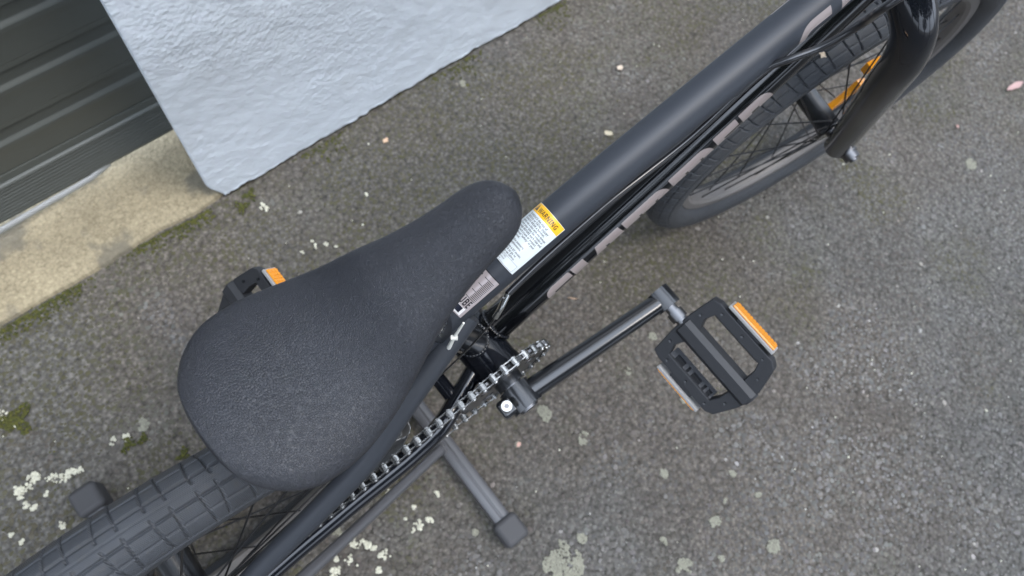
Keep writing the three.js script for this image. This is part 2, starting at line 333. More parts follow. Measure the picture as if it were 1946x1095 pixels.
{
  // lichen: white granular crusts and flat pale rosettes
  const geo = smooth(new THREE.IcosahedronGeometry(1, 1)), list = [];
  const crust = (px, py, rpx, n, tone = 0) => { const c = onY(px, py), r = rpx / 1400; const lobes = 1 + Math.floor(rnd() * 3), L = []; for (let k = 0; k < lobes; k++) L.push([rr(-0.6, 0.6) * r, rr(-0.6, 0.6) * r, rr(0.4, 0.8) * r]); for (let i = 0; i < n; i++) { const l = L[Math.floor(rnd() * lobes)], a = rr(0, 6.28), d = l[2] * Math.sqrt(rnd()); list.push([c.x + l[0] + Math.cos(a) * d, c.z + l[1] + Math.sin(a) * d, rr(0.0010, 0.0022), rr(0.45, 0.75), tone]); } };
  const rosette = (px, py, rpx) => { const c = onY(px, py), r = rpx / 1420, n = Math.round(26 * rpx * rpx / 30) + 16; const ph = rr(0, 6); for (let i = 0; i < n; i++) { const a = rr(0, 6.28), e = r * (1 + 0.10 * Math.sin(2 * a + ph) + 0.07 * Math.sin(5 * a + 2 * ph) + 0.05 * Math.sin(11 * a)), d = e * Math.sqrt(rnd()), X = c.x + Math.cos(a) * d, Z = c.z + Math.sin(a) * d; if (wn(X, Z, 90, 33) < 0.36 + 0.14 * (d / e) ** 3) continue; list.push([X, Z, rr(0.0008, 0.0018), rr(0.2, 0.4), 1]); } };
  for (const [x, y, r, n] of [[40, 945, 15, 30], [55, 918, 14, 30], [75, 910, 10, 16], [100, 912, 12, 24], [125, 905, 14, 36], [145, 893, 14, 36], [62, 905, 9, 12], [35, 930, 9, 14], [45, 962, 13, 26], [65, 958, 9, 14], [85, 940, 9, 12], [118, 1003, 9, 14], [22, 1018, 6, 8], [45, 1030, 6, 8], [240, 831, 8, 16], [216, 840, 7, 12], [12, 790, 12, 20], [26, 808, 8, 10],
    [505, 396, 9, 12], [498, 388, 5, 5], [697, 370, 5, 5], [640, 1086, 13, 34], [702, 1040, 11, 30], [730, 1056, 11, 30], [712, 1046, 8, 16], [672, 1032, 10, 26], [646, 1020, 8, 16], [690, 1030, 5, 6], [634, 1060, 8, 16], [664, 1066, 8, 12], [800, 1000, 10, 22], [783, 966, 7, 14], [818, 988, 7, 12], [832, 938, 6, 10], [783, 1006, 5, 6], [768, 987, 4, 4], [720, 1088, 8, 14], [740, 935, 6, 8], [600, 470, 5, 5], [620, 463, 5, 5], [640, 470, 5, 5], [575, 478, 4, 4], [595, 460, 4, 4], [1875, 780, 4, 4]]) crust(x, y, r, n);
  for (const [x, y, r] of [[1035, 786, 15], [1107, 832, 13], [1072, 1080, 42], [1300, 1078, 16], [1360, 992, 11], [1262, 1028, 9], [1470, 1038, 13], [1262, 900, 8], [1392, 900, 6], [1195, 712, 14], [1380, 952, 6], [1845, 312, 14], [1105, 1024, 9], [1370, 1062, 6], [270, 808, 12], [985, 845, 6], [905, 1010, 7], [640, 1010, 8], [1240, 640, 8], [880, 160, 8], [1300, 760, 7], [1440, 940, 6]]) rosette(x, y, r);
  for (let i = 0; i < 240; i++) list.push([rr(-0.6, 1.5), rr(-0.44, 0.9), rr(0.0007, 0.0016), 0.5, 0]);
  const im = new THREE.InstancedMesh(geo, new THREE.MeshStandardMaterial({ roughness: 0.95 }), list.length), M = new THREE.Matrix4(), q = new THREE.Quaternion(), c = new THREE.Color();
  list.forEach(([x, z, s, f, tone], i) => { q.setFromEuler(new THREE.Euler(rr(-0.3, 0.3), rr(0, 6), rr(-0.3, 0.3))); M.compose(V3(x, 0.0012, z), q, V3(s * rr(0.8, 1.3), s * f + 0.0003, s)); im.setMatrixAt(i, M); const k = rr(0.75, 1.1); if (tone) im.setColorAt(i, c.setRGB(0.26 * k, 0.255 * k, 0.20 * k)); else im.setColorAt(i, c.setRGB(0.60 * k, 0.585 * k, 0.47 * k)); });
  im.name = 'lichen'; im.userData.kind = 'stuff'; im.castShadow = im.receiveShadow = true; tag(im, 'pale crusts and spots of lichen on the asphalt', 'lichen'); scene.add(im);
}
// trees across the drive: out of the picture, mirrored in the glossy fork and tubes
{
  const bark = new THREE.MeshStandardMaterial({ color: lin(0.10, 0.08, 0.06), roughness: 0.95 }), leaf = new THREE.MeshStandardMaterial({ color: lin(0.045, 0.065, 0.022), roughness: 0.7, side: THREE.DoubleSide });
  const spots = [[-5.4, 2.4, 7.2], [-4.2, 4.6, 7.6], [-1.8, 5.4, 8.2], [0.6, 5.0, 7.4], [2.8, 5.2, 8.0], [4.8, 4.0, 7.6], [6.2, 1.8, 7.4]];
  for (const [tx, tz, h] of spots) {
    const t = grp('tree'); t.position.set(tx, 0, tz); tag(t, 'leafy green tree across the drive, mirrored in the glossy fork', 'tree', 'trees across the drive');
    const tips = [], limbs = [sweep([V3(0, -0.05, 0), V3(rr(-0.1, 0.1), h * 0.3, rr(-0.1, 0.1)), V3(rr(-0.2, 0.2), h * 0.72, rr(-0.2, 0.2))], u => 0.16 * (1 - 0.75 * u), { n: 12, m: 10, ref: V3(1, 0, 0) })];
    for (let k = 0; k < 11; k++) { const a = k * 2.4 + rr(-0.3, 0.3), y0 = h * rr(0.10, 0.6), e = V3(Math.cos(a) * rr(1.0, 1.8), y0 + h * rr(0.05, 0.28), Math.sin(a) * rr(1.0, 1.8)); limbs.push(sweep([V3(0, y0, 0), e.clone().multiplyScalar(0.5).add(V3(0, y0 * 0.5 + 0.1, 0)), e], u => 0.06 * (1 - 0.8 * u), { n: 8, m: 7, ref: V3(0.3, 0.2, 1) })); tips.push(e, e.clone().lerp(V3(0, e.y, 0), 0.5)); }
    tips.push(V3(0, h * 0.85, 0), V3(0.3, h * 0.7, -0.3), V3(-0.3, h * 0.62, 0.3));
    mesh('trunk', limbs, bark, t);
    const pos = [], nor = [];
    for (const c of tips) for (let k = 0; k < 190; k++) {
      const d = V3(rr(-1, 1), rr(-1, 1), rr(-1, 1)); if (d.length() > 1) d.normalize(); d.multiply(V3(1.0, 0.8, 1.0)).add(c);
      const n = V3(rr(-1, 1), rr(-0.3, 1), rr(-1, 1)).normalize(), u = V3(rr(-1, 1), rr(-1, 1), rr(-1, 1)).cross(n).normalize().multiplyScalar(rr(0.09, 0.17)), v = u.clone().cross(n).multiplyScalar(0.55);
      const q = [d.clone().sub(u), d.clone().add(v), d.clone().add(u), d.clone().sub(v)];
      for (const i of [0, 1, 2, 0, 2, 3]) { pos.push(q[i].x, q[i].y, q[i].z); nor.push(n.x, n.y, n.z); }
    }
    const g = new THREE.BufferGeometry(); g.setAttribute('position', new THREE.Float32BufferAttribute(pos, 3)); g.setAttribute('normal', new THREE.Float32BufferAttribute(nor, 3));
    mesh('crown', g, leaf, t).userData.kind = 'stuff';
  }
}
function fleck(name, p, len, wid, turn, col, label, cat, lift = 0.004, group) {   // a small fallen petal or leaf, cupped and pointed
  const n = 10, m = 4, pos = [], idx = [];
  for (let s = 0; s < 2; s++) for (let i = 0; i <= n; i++) for (let j = 0; j <= m; j++) {
    const t = i / n, w = wid * 0.5 * Math.pow(Math.sin(Math.PI * Math.min(0.985, Math.max(0.03, t))), 0.7) * (1 + 0.16 * Math.sin(9 * t + len * 900)), v = j / m * 2 - 1;
    pos.push((t - 0.5) * len, 0.0012 * v * v + 0.0016 * Math.sin(t * 5 + 1) - s * 0.0003, v * w);
  }
  const K = (n + 1) * (m + 1);
  for (let s = 0; s < 2; s++) for (let i = 0; i < n; i++) for (let j = 0; j < m; j++) { const a = s * K + i * (m + 1) + j, b = a + m + 1; s ? idx.push(a, b, a + 1, b, b + 1, a + 1) : idx.push(a, a + 1, b, b, a + 1, b + 1); }
  const g = new THREE.BufferGeometry(); g.setAttribute('position', new THREE.Float32BufferAttribute(pos, 3)); g.setIndex(idx); g.computeVertexNormals();
  const o = mesh(name, g, new THREE.MeshStandardMaterial({ color: lin(...col), roughness: 0.8 })); o.position.copy(p).y += lift; o.rotation.y = turn;
  return tag(o, label, cat, group);
}
fleck('fallen_leaf', onY(1926, 166), 0.043, 0.012, -0.15, [0.50, 0.33, 0.31], 'long pinkish dry leaf on bare grey asphalt', 'leaf');
fleck('fallen_leaf', onY(1817, 243), 0.009, 0.005, 0.4, [0.55, 0.36, 0.32], 'tiny pinkish leaf scrap on the open asphalt', 'leaf');
fleck('fallen_petal', onY(733, 270), 0.012, 0.008, 0.5, [0.62, 0.44, 0.30], 'small peach petal near the pale wall foot', 'petal');
fleck('fallen_petal', onY(1155, 256), 0.014, 0.010, 2.0, [0.62, 0.55, 0.40], 'cream petal on asphalt close beside the top tube', 'petal');
fleck('fallen_petal', onY(1177, 132), 0.013, 0.010, 0.2, [0.62, 0.52, 0.42], 'cream petal on the asphalt farther along the wall', 'petal');
fleck('fallen_petal', onY(985, 846), 0.008, 0.006, 0.3, [0.58, 0.38, 0.32], 'small pinkish petal near the stand foot', 'petal');
fleck('dry_twig', onY(1087, 569), 0.016, 0.0022, -0.7, [0.42, 0.31, 0.22], 'short dry brown twig under the down tube', 'twig');

/* ------------------------------------------------------------------ the bicycle */
const RA = V3(0.008, 0.258, 0), BB = V3(0.349, 0.3106, 0), FA = V3(0.905, 0.252, 0);
const satin = new THREE.MeshPhysicalMaterial({ color: lin(0.027, 0.031, 0.039), roughness: 0.5 });
const gloss = new THREE.MeshPhysicalMaterial({ color: lin(0.005, 0.006, 0.009), roughness: 0.3, specularIntensity: 0.15, clearcoat: 1, clearcoatRoughness: 0.05 });
const semi = new THREE.MeshPhysicalMaterial({ color: lin(0.008, 0.009, 0.011), roughness: 0.3, specularIntensity: 0.3, clearcoat: 1, clearcoatRoughness: 0.14 });
const rubber = new THREE.MeshStandardMaterial({ color: lin(0.026, 0.027, 0.029), roughness: 0.62 });
const plastic = new THREE.MeshStandardMaterial({ color: lin(0.018, 0.019, 0.022), roughness: 0.5 });
const steel = new THREE.MeshStandardMaterial({ color: lin(0.62, 0.63, 0.62), metalness: 1, roughness: 0.26 });
const brushed = new THREE.MeshStandardMaterial({ color: lin(0.52, 0.52, 0.50), metalness: 1, roughness: 0.42 });
const darkSteel = new THREE.MeshStandardMaterial({ color: lin(0.16, 0.16, 0.165), metalness: 1, roughness: 0.35 });
const alloy = new THREE.MeshStandardMaterial({ color: lin(0.19, 0.178, 0.17), metalness: 0.3, roughness: 0.5 });
const orange = new THREE.MeshPhysicalMaterial({ color: lin(0.76, 0.29, 0.010), roughness: 0.22, clearcoat: 1, clearcoatRoughness: 0.05 });
const creamP = new THREE.MeshStandardMaterial({ color: lin(0.62, 0.54, 0.47), roughness: 0.5 });

const bike = grp('bicycle');
tag(bike, 'black freestyle bicycle with wide black saddle and orange pedal reflectors', 'bicycle');

// ---- frame
const frame = grp('frame', bike);
const TT0 = V3(0.262, 0.4600, 0), TT1 = V3(0.746, 0.6258, 0), DT1 = V3(0.760, 0.597, 0);
const TTP = [TT0, V3(0.333, 0.4945, 0), V3(0.407, 0.5265, 0), V3(0.517, 0.5610, 0), V3(0.630, 0.5930, 0), TT1], TTF = frames(TTP, 200, V3(0, 1, 0), false);
const ttU = x => { for (let i = 1; i <= 200; i++) if (TTF.P[i].x >= x) return (i - (TTF.P[i].x - x) / (TTF.P[i].x - TTF.P[i - 1].x)) / 200; return 1; };
const ttR = u => 0.0146 + 0.0010 * sstep(0.06, 0.36, u);
const SAT = '#292b2f', GLO = '#0d0e10', LET = '#968b88';
{
  // top tube, painted initials on both flanks near the head
  const c = canvas(2048, 512), x = c.getContext('2d'); x.fillStyle = '#2d3138'; x.fillRect(0, 0, 2048, 512);
  const L = TTF.L, circ = 2 * Math.PI * 0.0156, ux = px => ttU(px) * 2048, mm = 2048 / (L * 1000), av = a => (1 - (a + Math.PI) / (2 * Math.PI)) * 512, mv = 512 / (circ * 1000);
  const gt = () => { // drawn in millimetres, origin at upper left of the letters
    x.fillStyle = LET;
    x.save(); x.lineWidth = 8; x.strokeStyle = LET; x.lineJoin = 'round'; x.beginPath(); x.moveTo(32, 4); x.lineTo(16, 4); x.quadraticCurveTo(4, 4, 4, 16); x.lineTo(4, 22); x.quadraticCurveTo(4, 30, 14, 30); x.lineTo(28, 30); x.lineTo(28, 18); x.lineTo(18, 18); x.stroke(); x.restore();
    x.beginPath(); x.moveTo(42, 0); x.lineTo(80, 0); x.lineTo(80, 8); x.lineTo(66, 8); x.lineTo(66, 34); x.lineTo(57, 34); x.lineTo(57, 8); x.lineTo(42, 12); x.closePath(); x.fill();
  };
  x.save(); x.translate(ux(0.618), av(0.72)); x.scale(mm, -mv); gt(); x.restore();
  x.save(); x.translate(ux(0.618 + 0.075), av(-1.02)); x.scale(-mm, mv); gt(); x.restore();
  const m = satin.clone(); m.color.set(0xffffff); m.map = ctex(c);
  mesh('top_tube', sweep(TTP, ttR, { n: 90, m: 48, unit: true }), m, frame);
}
{
  // down tube with the model name in pinkish grey on both sides
  const r = 0.0166, c = canvas(2048, 512), x = c.getContext('2d'); x.fillStyle = '#0a0b0e'; x.fillRect(0, 0, 2048, 512);
  const L = BB.distanceTo(DT1), circ = 2 * Math.PI * r, mm = 2048 / (L * 1000), mv = 512 / (circ * 1000), av = a => (1 - (a + Math.PI) / (2 * Math.PI)) * 512;
  const U = (px, py) => { const p = onZ(px, py, 0.014); return ((p.x - BB.x) / (DT1.x - BB.x)) * L * 1000; };   // millimetres along the tube
  const E = [[1037, 569], [1084, 527], [1108, 505], [1131, 482], [1176, 443], [1258, 371], [1340, 296], [1389, 250], [1450, 193]].map(p => U(...p));
  const HT = 30, rc = 8;
  const path = (f) => { x.beginPath(); f(); x.fill(); };
  const bar = (a, b, rl, rrr, h = HT) => path(() => { x.moveTo(a + rl, 0); x.lineTo(b - rrr, 0); x.quadraticCurveTo(b, 0, b, rrr || 0.01); x.lineTo(b, h); x.lineTo(a, h); x.lineTo(a, rl || 0.01); x.quadraticCurveTo(a, 0, a + rl, 0); });
  const cut = (a, y, w, h) => { x.fillStyle = '#0a0b0e'; x.fillRect(a, y, w, h); x.fillStyle = LET; };
  const word = () => {
    x.fillStyle = LET;
    bar(E[0], E[1] - 1.5, 12, 2); cut(E[0] + 9, 9, 30, 4); cut(E[0], 17, 17, 4);                                       // S
    bar(E[1] + 1, E[2], 0, 0); path(() => x.rect(E[1] + 1, 21, E[3] - E[1] - 6, 9));                                    // L
    path(() => { x.moveTo(E[3] + 1, 0); x.lineTo(E[4] - 3, 0); x.lineTo(E[4] + 1, HT); x.lineTo(E[3] - 9, HT); }); cut(E[3] + 9, 9, 4, 6); cut(E[3] + 6, 21, 9, 9);   // A
    for (const k of [4, 5]) { bar(E[k] + 1.5, E[k + 1] - 3, 1, 13); const w = E[k + 1] - E[k]; cut(E[k] + w * 0.32, 9, 3, 21); cut(E[k] + w * 0.66, 9, 3, 21); }        // M M
    bar(E[6] + 1.5, E[7] - 2, 0, 1); cut(E[6] + 10, 9, 26, 3.2); cut(E[6] + 10, 19, 26, 3.2);                             // E
    bar(E[7] + 1.5, E[8], 0, 13); cut(E[7] + 12, 9, 8, 5); cut(E[7] + 12, 21, 6, 9);                                      // R
  };
  x.save(); x.translate(0, av(0.78)); x.scale(mm, -mv); word(); x.restore();
  x.save(); x.translate((E[0] + E[8]) * mm, av(-0.98)); x.scale(-mm, mv); word(); x.restore();
  const m = gloss.clone(); m.color.set(0xffffff); m.map = ctex(c);
  mesh('down_tube', sweep([BB, V3(0.44, 0.3695, 0), V3(0.54, 0.4335, 0), V3(0.64, 0.5055, 0), DT1], r, { n: 90, m: 48, unit: true }), m, frame);
}
const stDir = V3(-0.317, 0.948, 0).normalize();
const ST1 = BB.clone().addScaledVector(stDir, 0.215);
mesh('seat_tube', sweep([BB, ST1], 0.0158, { n: 4, m: 32, straight: true }), semi, frame);
const HD0 = V3(0.770, 0.572, 0), HDdir = V3(-0.30, 0.954, 0).normalize(), HD1 = HD0.clone().addScaledVector(HDdir, 0.112);
mesh('head_tube', [sweep([HD0, HD1], 0.0225, { n: 4, m: 36, straight: true, ref: V3(1, 0, 0) }), weld(HD0.clone().addScaledVector(HDdir, 0.006), HDdir, 0.0225, 0.002), weld(HD1.clone().addScaledVector(HDdir, -0.006), HDdir, 0.0225, 0.002)], gloss, frame);
mesh('bottom_bracket_shell', [zcyl(0.0245, -0.036, 0.036, BB.x, BB.y, 40), zcyl(0.0255, -0.038, -0.031, BB.x, BB.y, 40), zcyl(0.0255, 0.031, 0.038, BB.x, BB.y, 40)], gloss, frame);
mesh('spindle', zcyl(0.0110, -0.095, 0.083, BB.x, BB.y, 24), darkSteel, frame);
for (const s of [1, -1]) {
  const z = v => v * s;
  mesh('seat_stay', sweep([V3(0.004, 0.268, z(0.056)), V3(0.07, 0.313, z(0.048)), V3(0.139, 0.358, z(0.0445)), V3(0.198, 0.400, z(0.0405)), V3(0.245, 0.437, z(0.0290)), V3(0.285, 0.461, z(0.0190)), V3(0.318, 0.479, z(0.0105))], u => 0.0090 + 0.0008 * sstep(0.1, 0.5, u), { n: 70, m: 22 }), satin, frame);
  mesh('chain_stay', sweep([V3(0.004, 0.256, z(0.056)), V3(0.083, 0.267, z(0.0500)), V3(0.160, 0.281, z(0.0482)), V3(0.237, 0.295, z(0.0475)), V3(0.270, 0.302, z(0.0440)), V3(0.300, 0.306, z(0.0330)), V3(0.332, 0.309, z(0.0200))], 0.0096, { n: 70, m: 22 }), gloss, frame);
  const dp = new THREE.Shape(); dp.moveTo(-0.03, -0.012); dp.lineTo(0.03, -0.010); dp.lineTo(0.034, 0.006); dp.lineTo(0.02, 0.03); dp.lineTo(0.004, 0.026); dp.lineTo(-0.006, 0.010); dp.lineTo(-0.03, 0.010); dp.closePath();
  mesh('dropout', new THREE.ExtrudeGeometry(dp, { depth: 0.006, bevelEnabled: true, bevelSize: 0.0007, bevelThickness: 0.0007, bevelSegments: 1 }).translate(0, 0.256, s * 0.0575 - 0.003), gloss, frame);
}
mesh('stay_bridge', rod(V3(0.297, 0.3055, -0.034), V3(0.297, 0.3055, 0.034), 0.0075, 0.0075, 16), gloss, frame);
mesh('stay_bridge', rod(V3(0.222, 0.419, -0.034), V3(0.222, 0.419, 0.034), 0.006, 0.006, 14), gloss, frame);
mesh('weld_bead', [weld(BB.clone().addScaledVector(DT1.clone().sub(BB).normalize(), 0.027), DT1.clone().sub(BB), 0.0166, 0.0017), weld(BB.clone().addScaledVector(stDir, 0.027), stDir, 0.0160, 0.0014), weld(ST1.clone().addScaledVector(stDir, -0.004), stDir, 0.0164, 0.0017)], gloss, frame);
{
  // warning sticker
  const c = canvas(720, 820), x = c.getContext('2d');
  x.fillStyle = '#d3dadc'; x.fillRect(0, 0, 720, 820); x.fillStyle = '#15161a'; x.fillRect(0, 0, 720, 10); x.fillRect(0, 810, 720, 10);
  x.fillStyle = '#f4b81c'; x.fillRect(8, 14, 704, 122);
  x.fillStyle = '#141414'; x.beginPath(); x.moveTo(120, 112); x.lineTo(166, 34); x.lineTo(212, 112); x.closePath(); x.fill(); x.fillStyle = '#f4b81c'; x.fillRect(161, 58, 10, 30); x.fillRect(161, 94, 10, 9);
  x.fillStyle = '#141414'; x.font = 'bold 82px sans-serif'; x.fillText('WARNING', 226, 108);
  x.fillStyle = '#101215';
  const lines = [['To REDUCE the risk of', 1], ['SERIOUS or FATAL INJURY', 1], ['ALWAYS WEAR a helmet.', 1], ['NEVER ride a bike with any damage.', 0], ['Check your bike for cracks or', 0], ['damage BEFORE each ride and', 1], ['after each crash or impact.', 0], ['Read about "safety" in your', 0], ['bike manual.', 0], ['', 0], ['FOLLOW the owner\u2019s', 1], ['manual supplements.', 0], ['', 0], ['For more, see a GT dealer,', 0], ['call BIKE USA or go to', 1], ['the web page on safety.', 0]];
  let y = 186; for (const [t, b] of lines) { x.font = 'bold ' + (b ? 38 : 36) + 'px sans-serif'; if (t) x.fillText(t, 150, y, 530); y += t ? 36 : 18; }
  x.strokeStyle = '#444'; x.lineWidth = 3; x.strokeRect(150, y - 22, 520, 96); x.font = '28px sans-serif'; for (let k = 0; k < 3; k++) x.fillText(['DO NOT REMOVE THIS', 'LABEL, see the manual', 'for the serial place'][k], 170, y + 8 + k * 28, 480);
  const m = new THREE.MeshPhysicalMaterial({ map: ctex(c), roughness: 0.35, clearcoat: 0.4, clearcoatRoughness: 0.2 });
  const u = ttU;
  const s = mesh('warning_sticker', patch(TTP, ttR, u(0.3570), u(0.4045), -1.42, 1.02, 0.0003), m, frame); s.userData.label = 'white warning sticker with yellow heading';
  const c2 = canvas(480, 400), q = c2.getContext('2d');
  q.fillStyle = '#a79d9d'; q.fillRect(0, 0, 480, 400); q.fillStyle = '#111318'; q.fillRect(0, 0, 480, 8); q.fillRect(472, 0, 8, 400);
  q.fillRect(210, 40, 40, 14); q.fillRect(210, 40, 14, 40);
  for (let k = 0; k < 16; k++) { const w = k % 5 === 0 ? 150 : 92; q.fillRect(440 - w, 44 + k * 13, w, 5); }
  q.font = 'bold 92px sans-serif'; q.fillText('TUBE', 232, 316, 205);
  q.fillStyle = '#e8e6e4'; q.fillRect(180, 326, 250, 66); q.fillStyle = '#0d1226'; q.fillRect(190, 330, 205, 50);
  const m2 = new THREE.MeshPhysicalMaterial({ map: ctex(c2), roughness: 0.34, metalness: 0.25, clearcoat: 0.3 });
  const s2 = mesh('size_sticker', patch(TTP, ttR, u(0.3120), u(0.3475), -1.1, 0.98, 0.0003), m2, frame); s2.userData.label = 'silver sticker printed with a ruler scale';
}

// ---- saddle and post
{
  const sad = grp('saddle', bike);
  const A = V3(0.128, 0.540, 0), B = V3(0.350, 0.6285, 0), Ls = A.distanceTo(B), ang = Math.atan2(B.y - A.y, B.x - A.x);
  const W0 = [[0.0115, 0], [0.0130, 0.022], [0.0170, 0.0358], [0.0235, 0.0473], [0.033, 0.0562], [0.043, 0.0612], [0.055, 0.0628], [0.067, 0.0622], [0.082, 0.0590], [0.100, 0.0535], [0.120, 0.0462], [0.140, 0.0392], [0.160, 0.0322], [0.180, 0.0272], [0.200, 0.0240], [0.214, 0.0225], [0.224, 0.0200], [0.231, 0.0160], [0.236, 0.0102], [0.2385, 0.0045], [0.2395, 0]];
  const hw = s => { for (let i = 1; i < W0.length; i++) if (s <= W0[i][0]) { // monotone cubic through the outline points
    const [s0, w0] = W0[i - 1], [s1, w1] = W0[i], t = (s - s0) / (s1 - s0);
    const m0 = i > 1 ? (w1 - W0[i - 2][1]) / (s1 - W0[i - 2][0]) : (w1 - w0) / (s1 - s0) * 1.6, m1 = i < W0.length - 1 ? (W0[i + 1][1] - w0) / (W0[i + 1][0] - s0) : (w1 - w0) / (s1 - s0) * 1.6, h = s1 - s0;
    return Math.max(0, (2 * t ** 3 - 3 * t * t + 1) * w0 + (t ** 3 - 2 * t * t + t) * h * m0 + (-2 * t ** 3 + 3 * t * t) * w1 + (t ** 3 - t * t) * h * m1); } return 0; };
  const SM = W0[W0.length - 1][0];
  const n = 150, m = 72, pos = [], uv = [], idx = [];
  for (let i = 0; i <= n; i++) {
    const e = i / n, s = W0[0][0] + (SM - W0[0][0]) * (0.5 - 0.5 * Math.cos(Math.PI * e)), w = hw(Math.min(SM - 1e-7, s));
    const crown = Math.min(w * 0.60, 0.0235) * (0.86 + 0.14 * Math.cos(s / SM * 5)), drop = Math.min(w * 0.5, 0.010);
    const base = 0.024 * sstep(0.082, 0.0, s) - 0.009 * Math.exp(-Math.pow((s - 0.105) / 0.032, 2));
    for (let j = 0; j <= m; j++) {
      const a = -1.62 + 3.24 * j / m;           // around the section from the left skirt over the top to the right skirt
      let z, y;
      const t = Math.min(1, Math.abs(a) / 1.2), sg = Math.sign(a);
      if (Math.abs(a) <= 1.2) { const b = t * Math.PI / 2; z = sg * w * Math.pow(Math.sin(b), 0.92); y = crown * Math.pow(Math.max(0, Math.cos(b)), 0.74); }
      else { const k = (Math.abs(a) - 1.2) / 0.42; z = sg * (w - 0.013 * Math.min(1, w / 0.03) * k * k); y = -drop * k; }
      pos.push(s, y + base, z); uv.push(s, a * 0.05);
    }
  }
  for (let i = 0; i < n; i++) for (let j = 0; j < m; j++) { const a = i * (m + 1) + j, b = a + m + 1; idx.push(a, a + 1, b, b, a + 1, b + 1); }
  const g = new THREE.BufferGeometry(); g.setAttribute('position', new THREE.Float32BufferAttribute(pos, 3)); g.setAttribute('uv', new THREE.Float32BufferAttribute(uv, 2)); g.setIndex(idx); g.computeVertexNormals();
  const bump = tex(1024, (u, v) => { const [d, id, d2] = worley(u * 72, v * 72, 72, 5), [e] = worley(u * 110, v * 110, 110, 9); return 0.62 * sstep(0.02, 0.42, d2 - d) * (0.55 + 0.45 * id) + 0.25 * (1 - e) + 0.2 * fbm(u * 30, v * 30, 30, 2, 4); }, false, 1 / 0.085);
  const col = tex(512, (u, v) => { const f = fbm(u * 12, v * 12, 12, 4, 6); return [0.0205, 0.0225, 0.0285].map(k => k * (0.86 + 0.28 * f)); }, true, 1 / 0.2);
  const mat = new THREE.MeshPhysicalMaterial({ map: col, bumpMap: bump, bumpScale: 0.0005, roughness: 0.48, sheen: 0.15, sheenRoughness: 0.6 });
  const cover = mesh('cover', g, mat, sad);
  const under = new THREE.Shape(); for (let i = 0; i <= 40; i++) { const s = 0.014 + (SM - 0.02) * i / 40; i ? under.lineTo(s, Math.max(0, hw(Math.min(SM - 1e-6, s)) - 0.012)) : under.moveTo(s, 0); } for (let i = 40; i >= 0; i--) { const s = 0.014 + (SM - 0.02) * i / 40; under.lineTo(s, -Math.max(0, hw(Math.min(SM - 1e-6, s)) - 0.012)); }
  const ug = new THREE.ExtrudeGeometry(under, { depth: 0.004, bevelEnabled: false }).rotateX(Math.PI / 2).translate(0, -0.012, 0);
  const base = mesh('base_shell', ug, plastic, sad);
  const rails = mesh('pivot_mount', [box(0.07, 0.022, 0.03, 0.115, -0.024, 0, 0.004)], plastic, sad);
  for (const o of [cover, base, rails]) { o.position.copy(A); o.rotation.order = 'YZX'; o.rotation.z = ang; }
  const top = A.clone().lerp(B, 0.50); top.y -= 0.022;
  mesh('seat_post', sweep([ST1.clone().addScaledVector(stDir, -0.06), ST1.clone().addScaledVector(stDir, 0.062)], 0.0127, { n: 3, m: 24, straight: true }), semi, bike);
  const cl = grp('seat_clamp', bike);
  mesh('collar', rod(ST1.clone().addScaledVector(stDir, -0.002), ST1.clone().addScaledVector(stDir, 0.014), 0.0178, 0.0178, 28), semi, cl);
  mesh('bolt', rod(ST1.clone().add(V3(-0.024, 0.003, -0.012)), ST1.clone().add(V3(-0.024, 0.003, 0.012)), 0.003, 0.003, 10), steel, cl);
}

// ---- wheels
const tyreGeo = (() => {
  const n = 2100, m = 168, R = 0.2258, NP = 50, pos = [], uv = [], idx = [], P = 31.7;
  const line = (d, w) => { const t = Math.abs(d) / w; return t >= 1 ? 0 : Math.pow(1 - t * t, 1.2); };
  for (let i = 0; i < n; i++) {
    const th = i / n * Math.PI * 2, s = i / n * NP * P;
    for (let j = 0; j <= m; j++) {
      const b = (j / m * 2 - 1) * 2.58, w = b * 26, aw = Math.abs(w);
      let d = 0;
      d = Math.max(d, 0.6 * line(w, 0.8), 2.0 * line(aw - 7.6, 1.05), 1.4 * line(aw - 18.6, 0.85), 0.9 * line(aw - 31.0, 1.0));
      if (aw > 2.8 && aw < 33) {
        const q = aw - 3.2, end = aw > 31 ? (33 - aw) / 2 : Math.min(1, (aw - 2.8) / 0.6);
        const sA = -0.02 * q - 0.0006 * q * q, sB = 13.6 - 0.05 * q - 0.0042 * q * q;
        for (const c of [sA, sB]) { let e = mod(s - c + P / 2, P) - P / 2; d = Math.max(d, 2.2 * line(e, 1.05) * end); }
      }
      const bulge = 0.0262 - (aw > 34 ? 0.0009 * sstep(34, 40, aw) : 0);
      const rr_ = bulge - d * 0.001;
      // oval carcass closing onto the rim
      const cx = Math.cos(b) * rr_ * (b > -1.57 && b < 1.57 ? 1 : 0.92), cz = Math.sin(b) * rr_;
      const rho = R + cx;
      pos.push(rho * Math.cos(th), rho * Math.sin(th), cz); uv.push(s * 0.001, w * 0.001);
    }
  }
  for (let i = 0; i < n; i++) for (let j = 0; j < m; j++) { const a = i * (m + 1) + j, b = ((i + 1) % n) * (m + 1) + j; idx.push(a, b, a + 1, b, b + 1, a + 1); }
  const g = new THREE.BufferGeometry(); g.setAttribute('position', new THREE.Float32BufferAttribute(pos, 3)); g.setAttribute('uv', new THREE.Float32BufferAttribute(uv, 2)); g.setIndex(idx); g.computeVertexNormals();
  return g;
})();
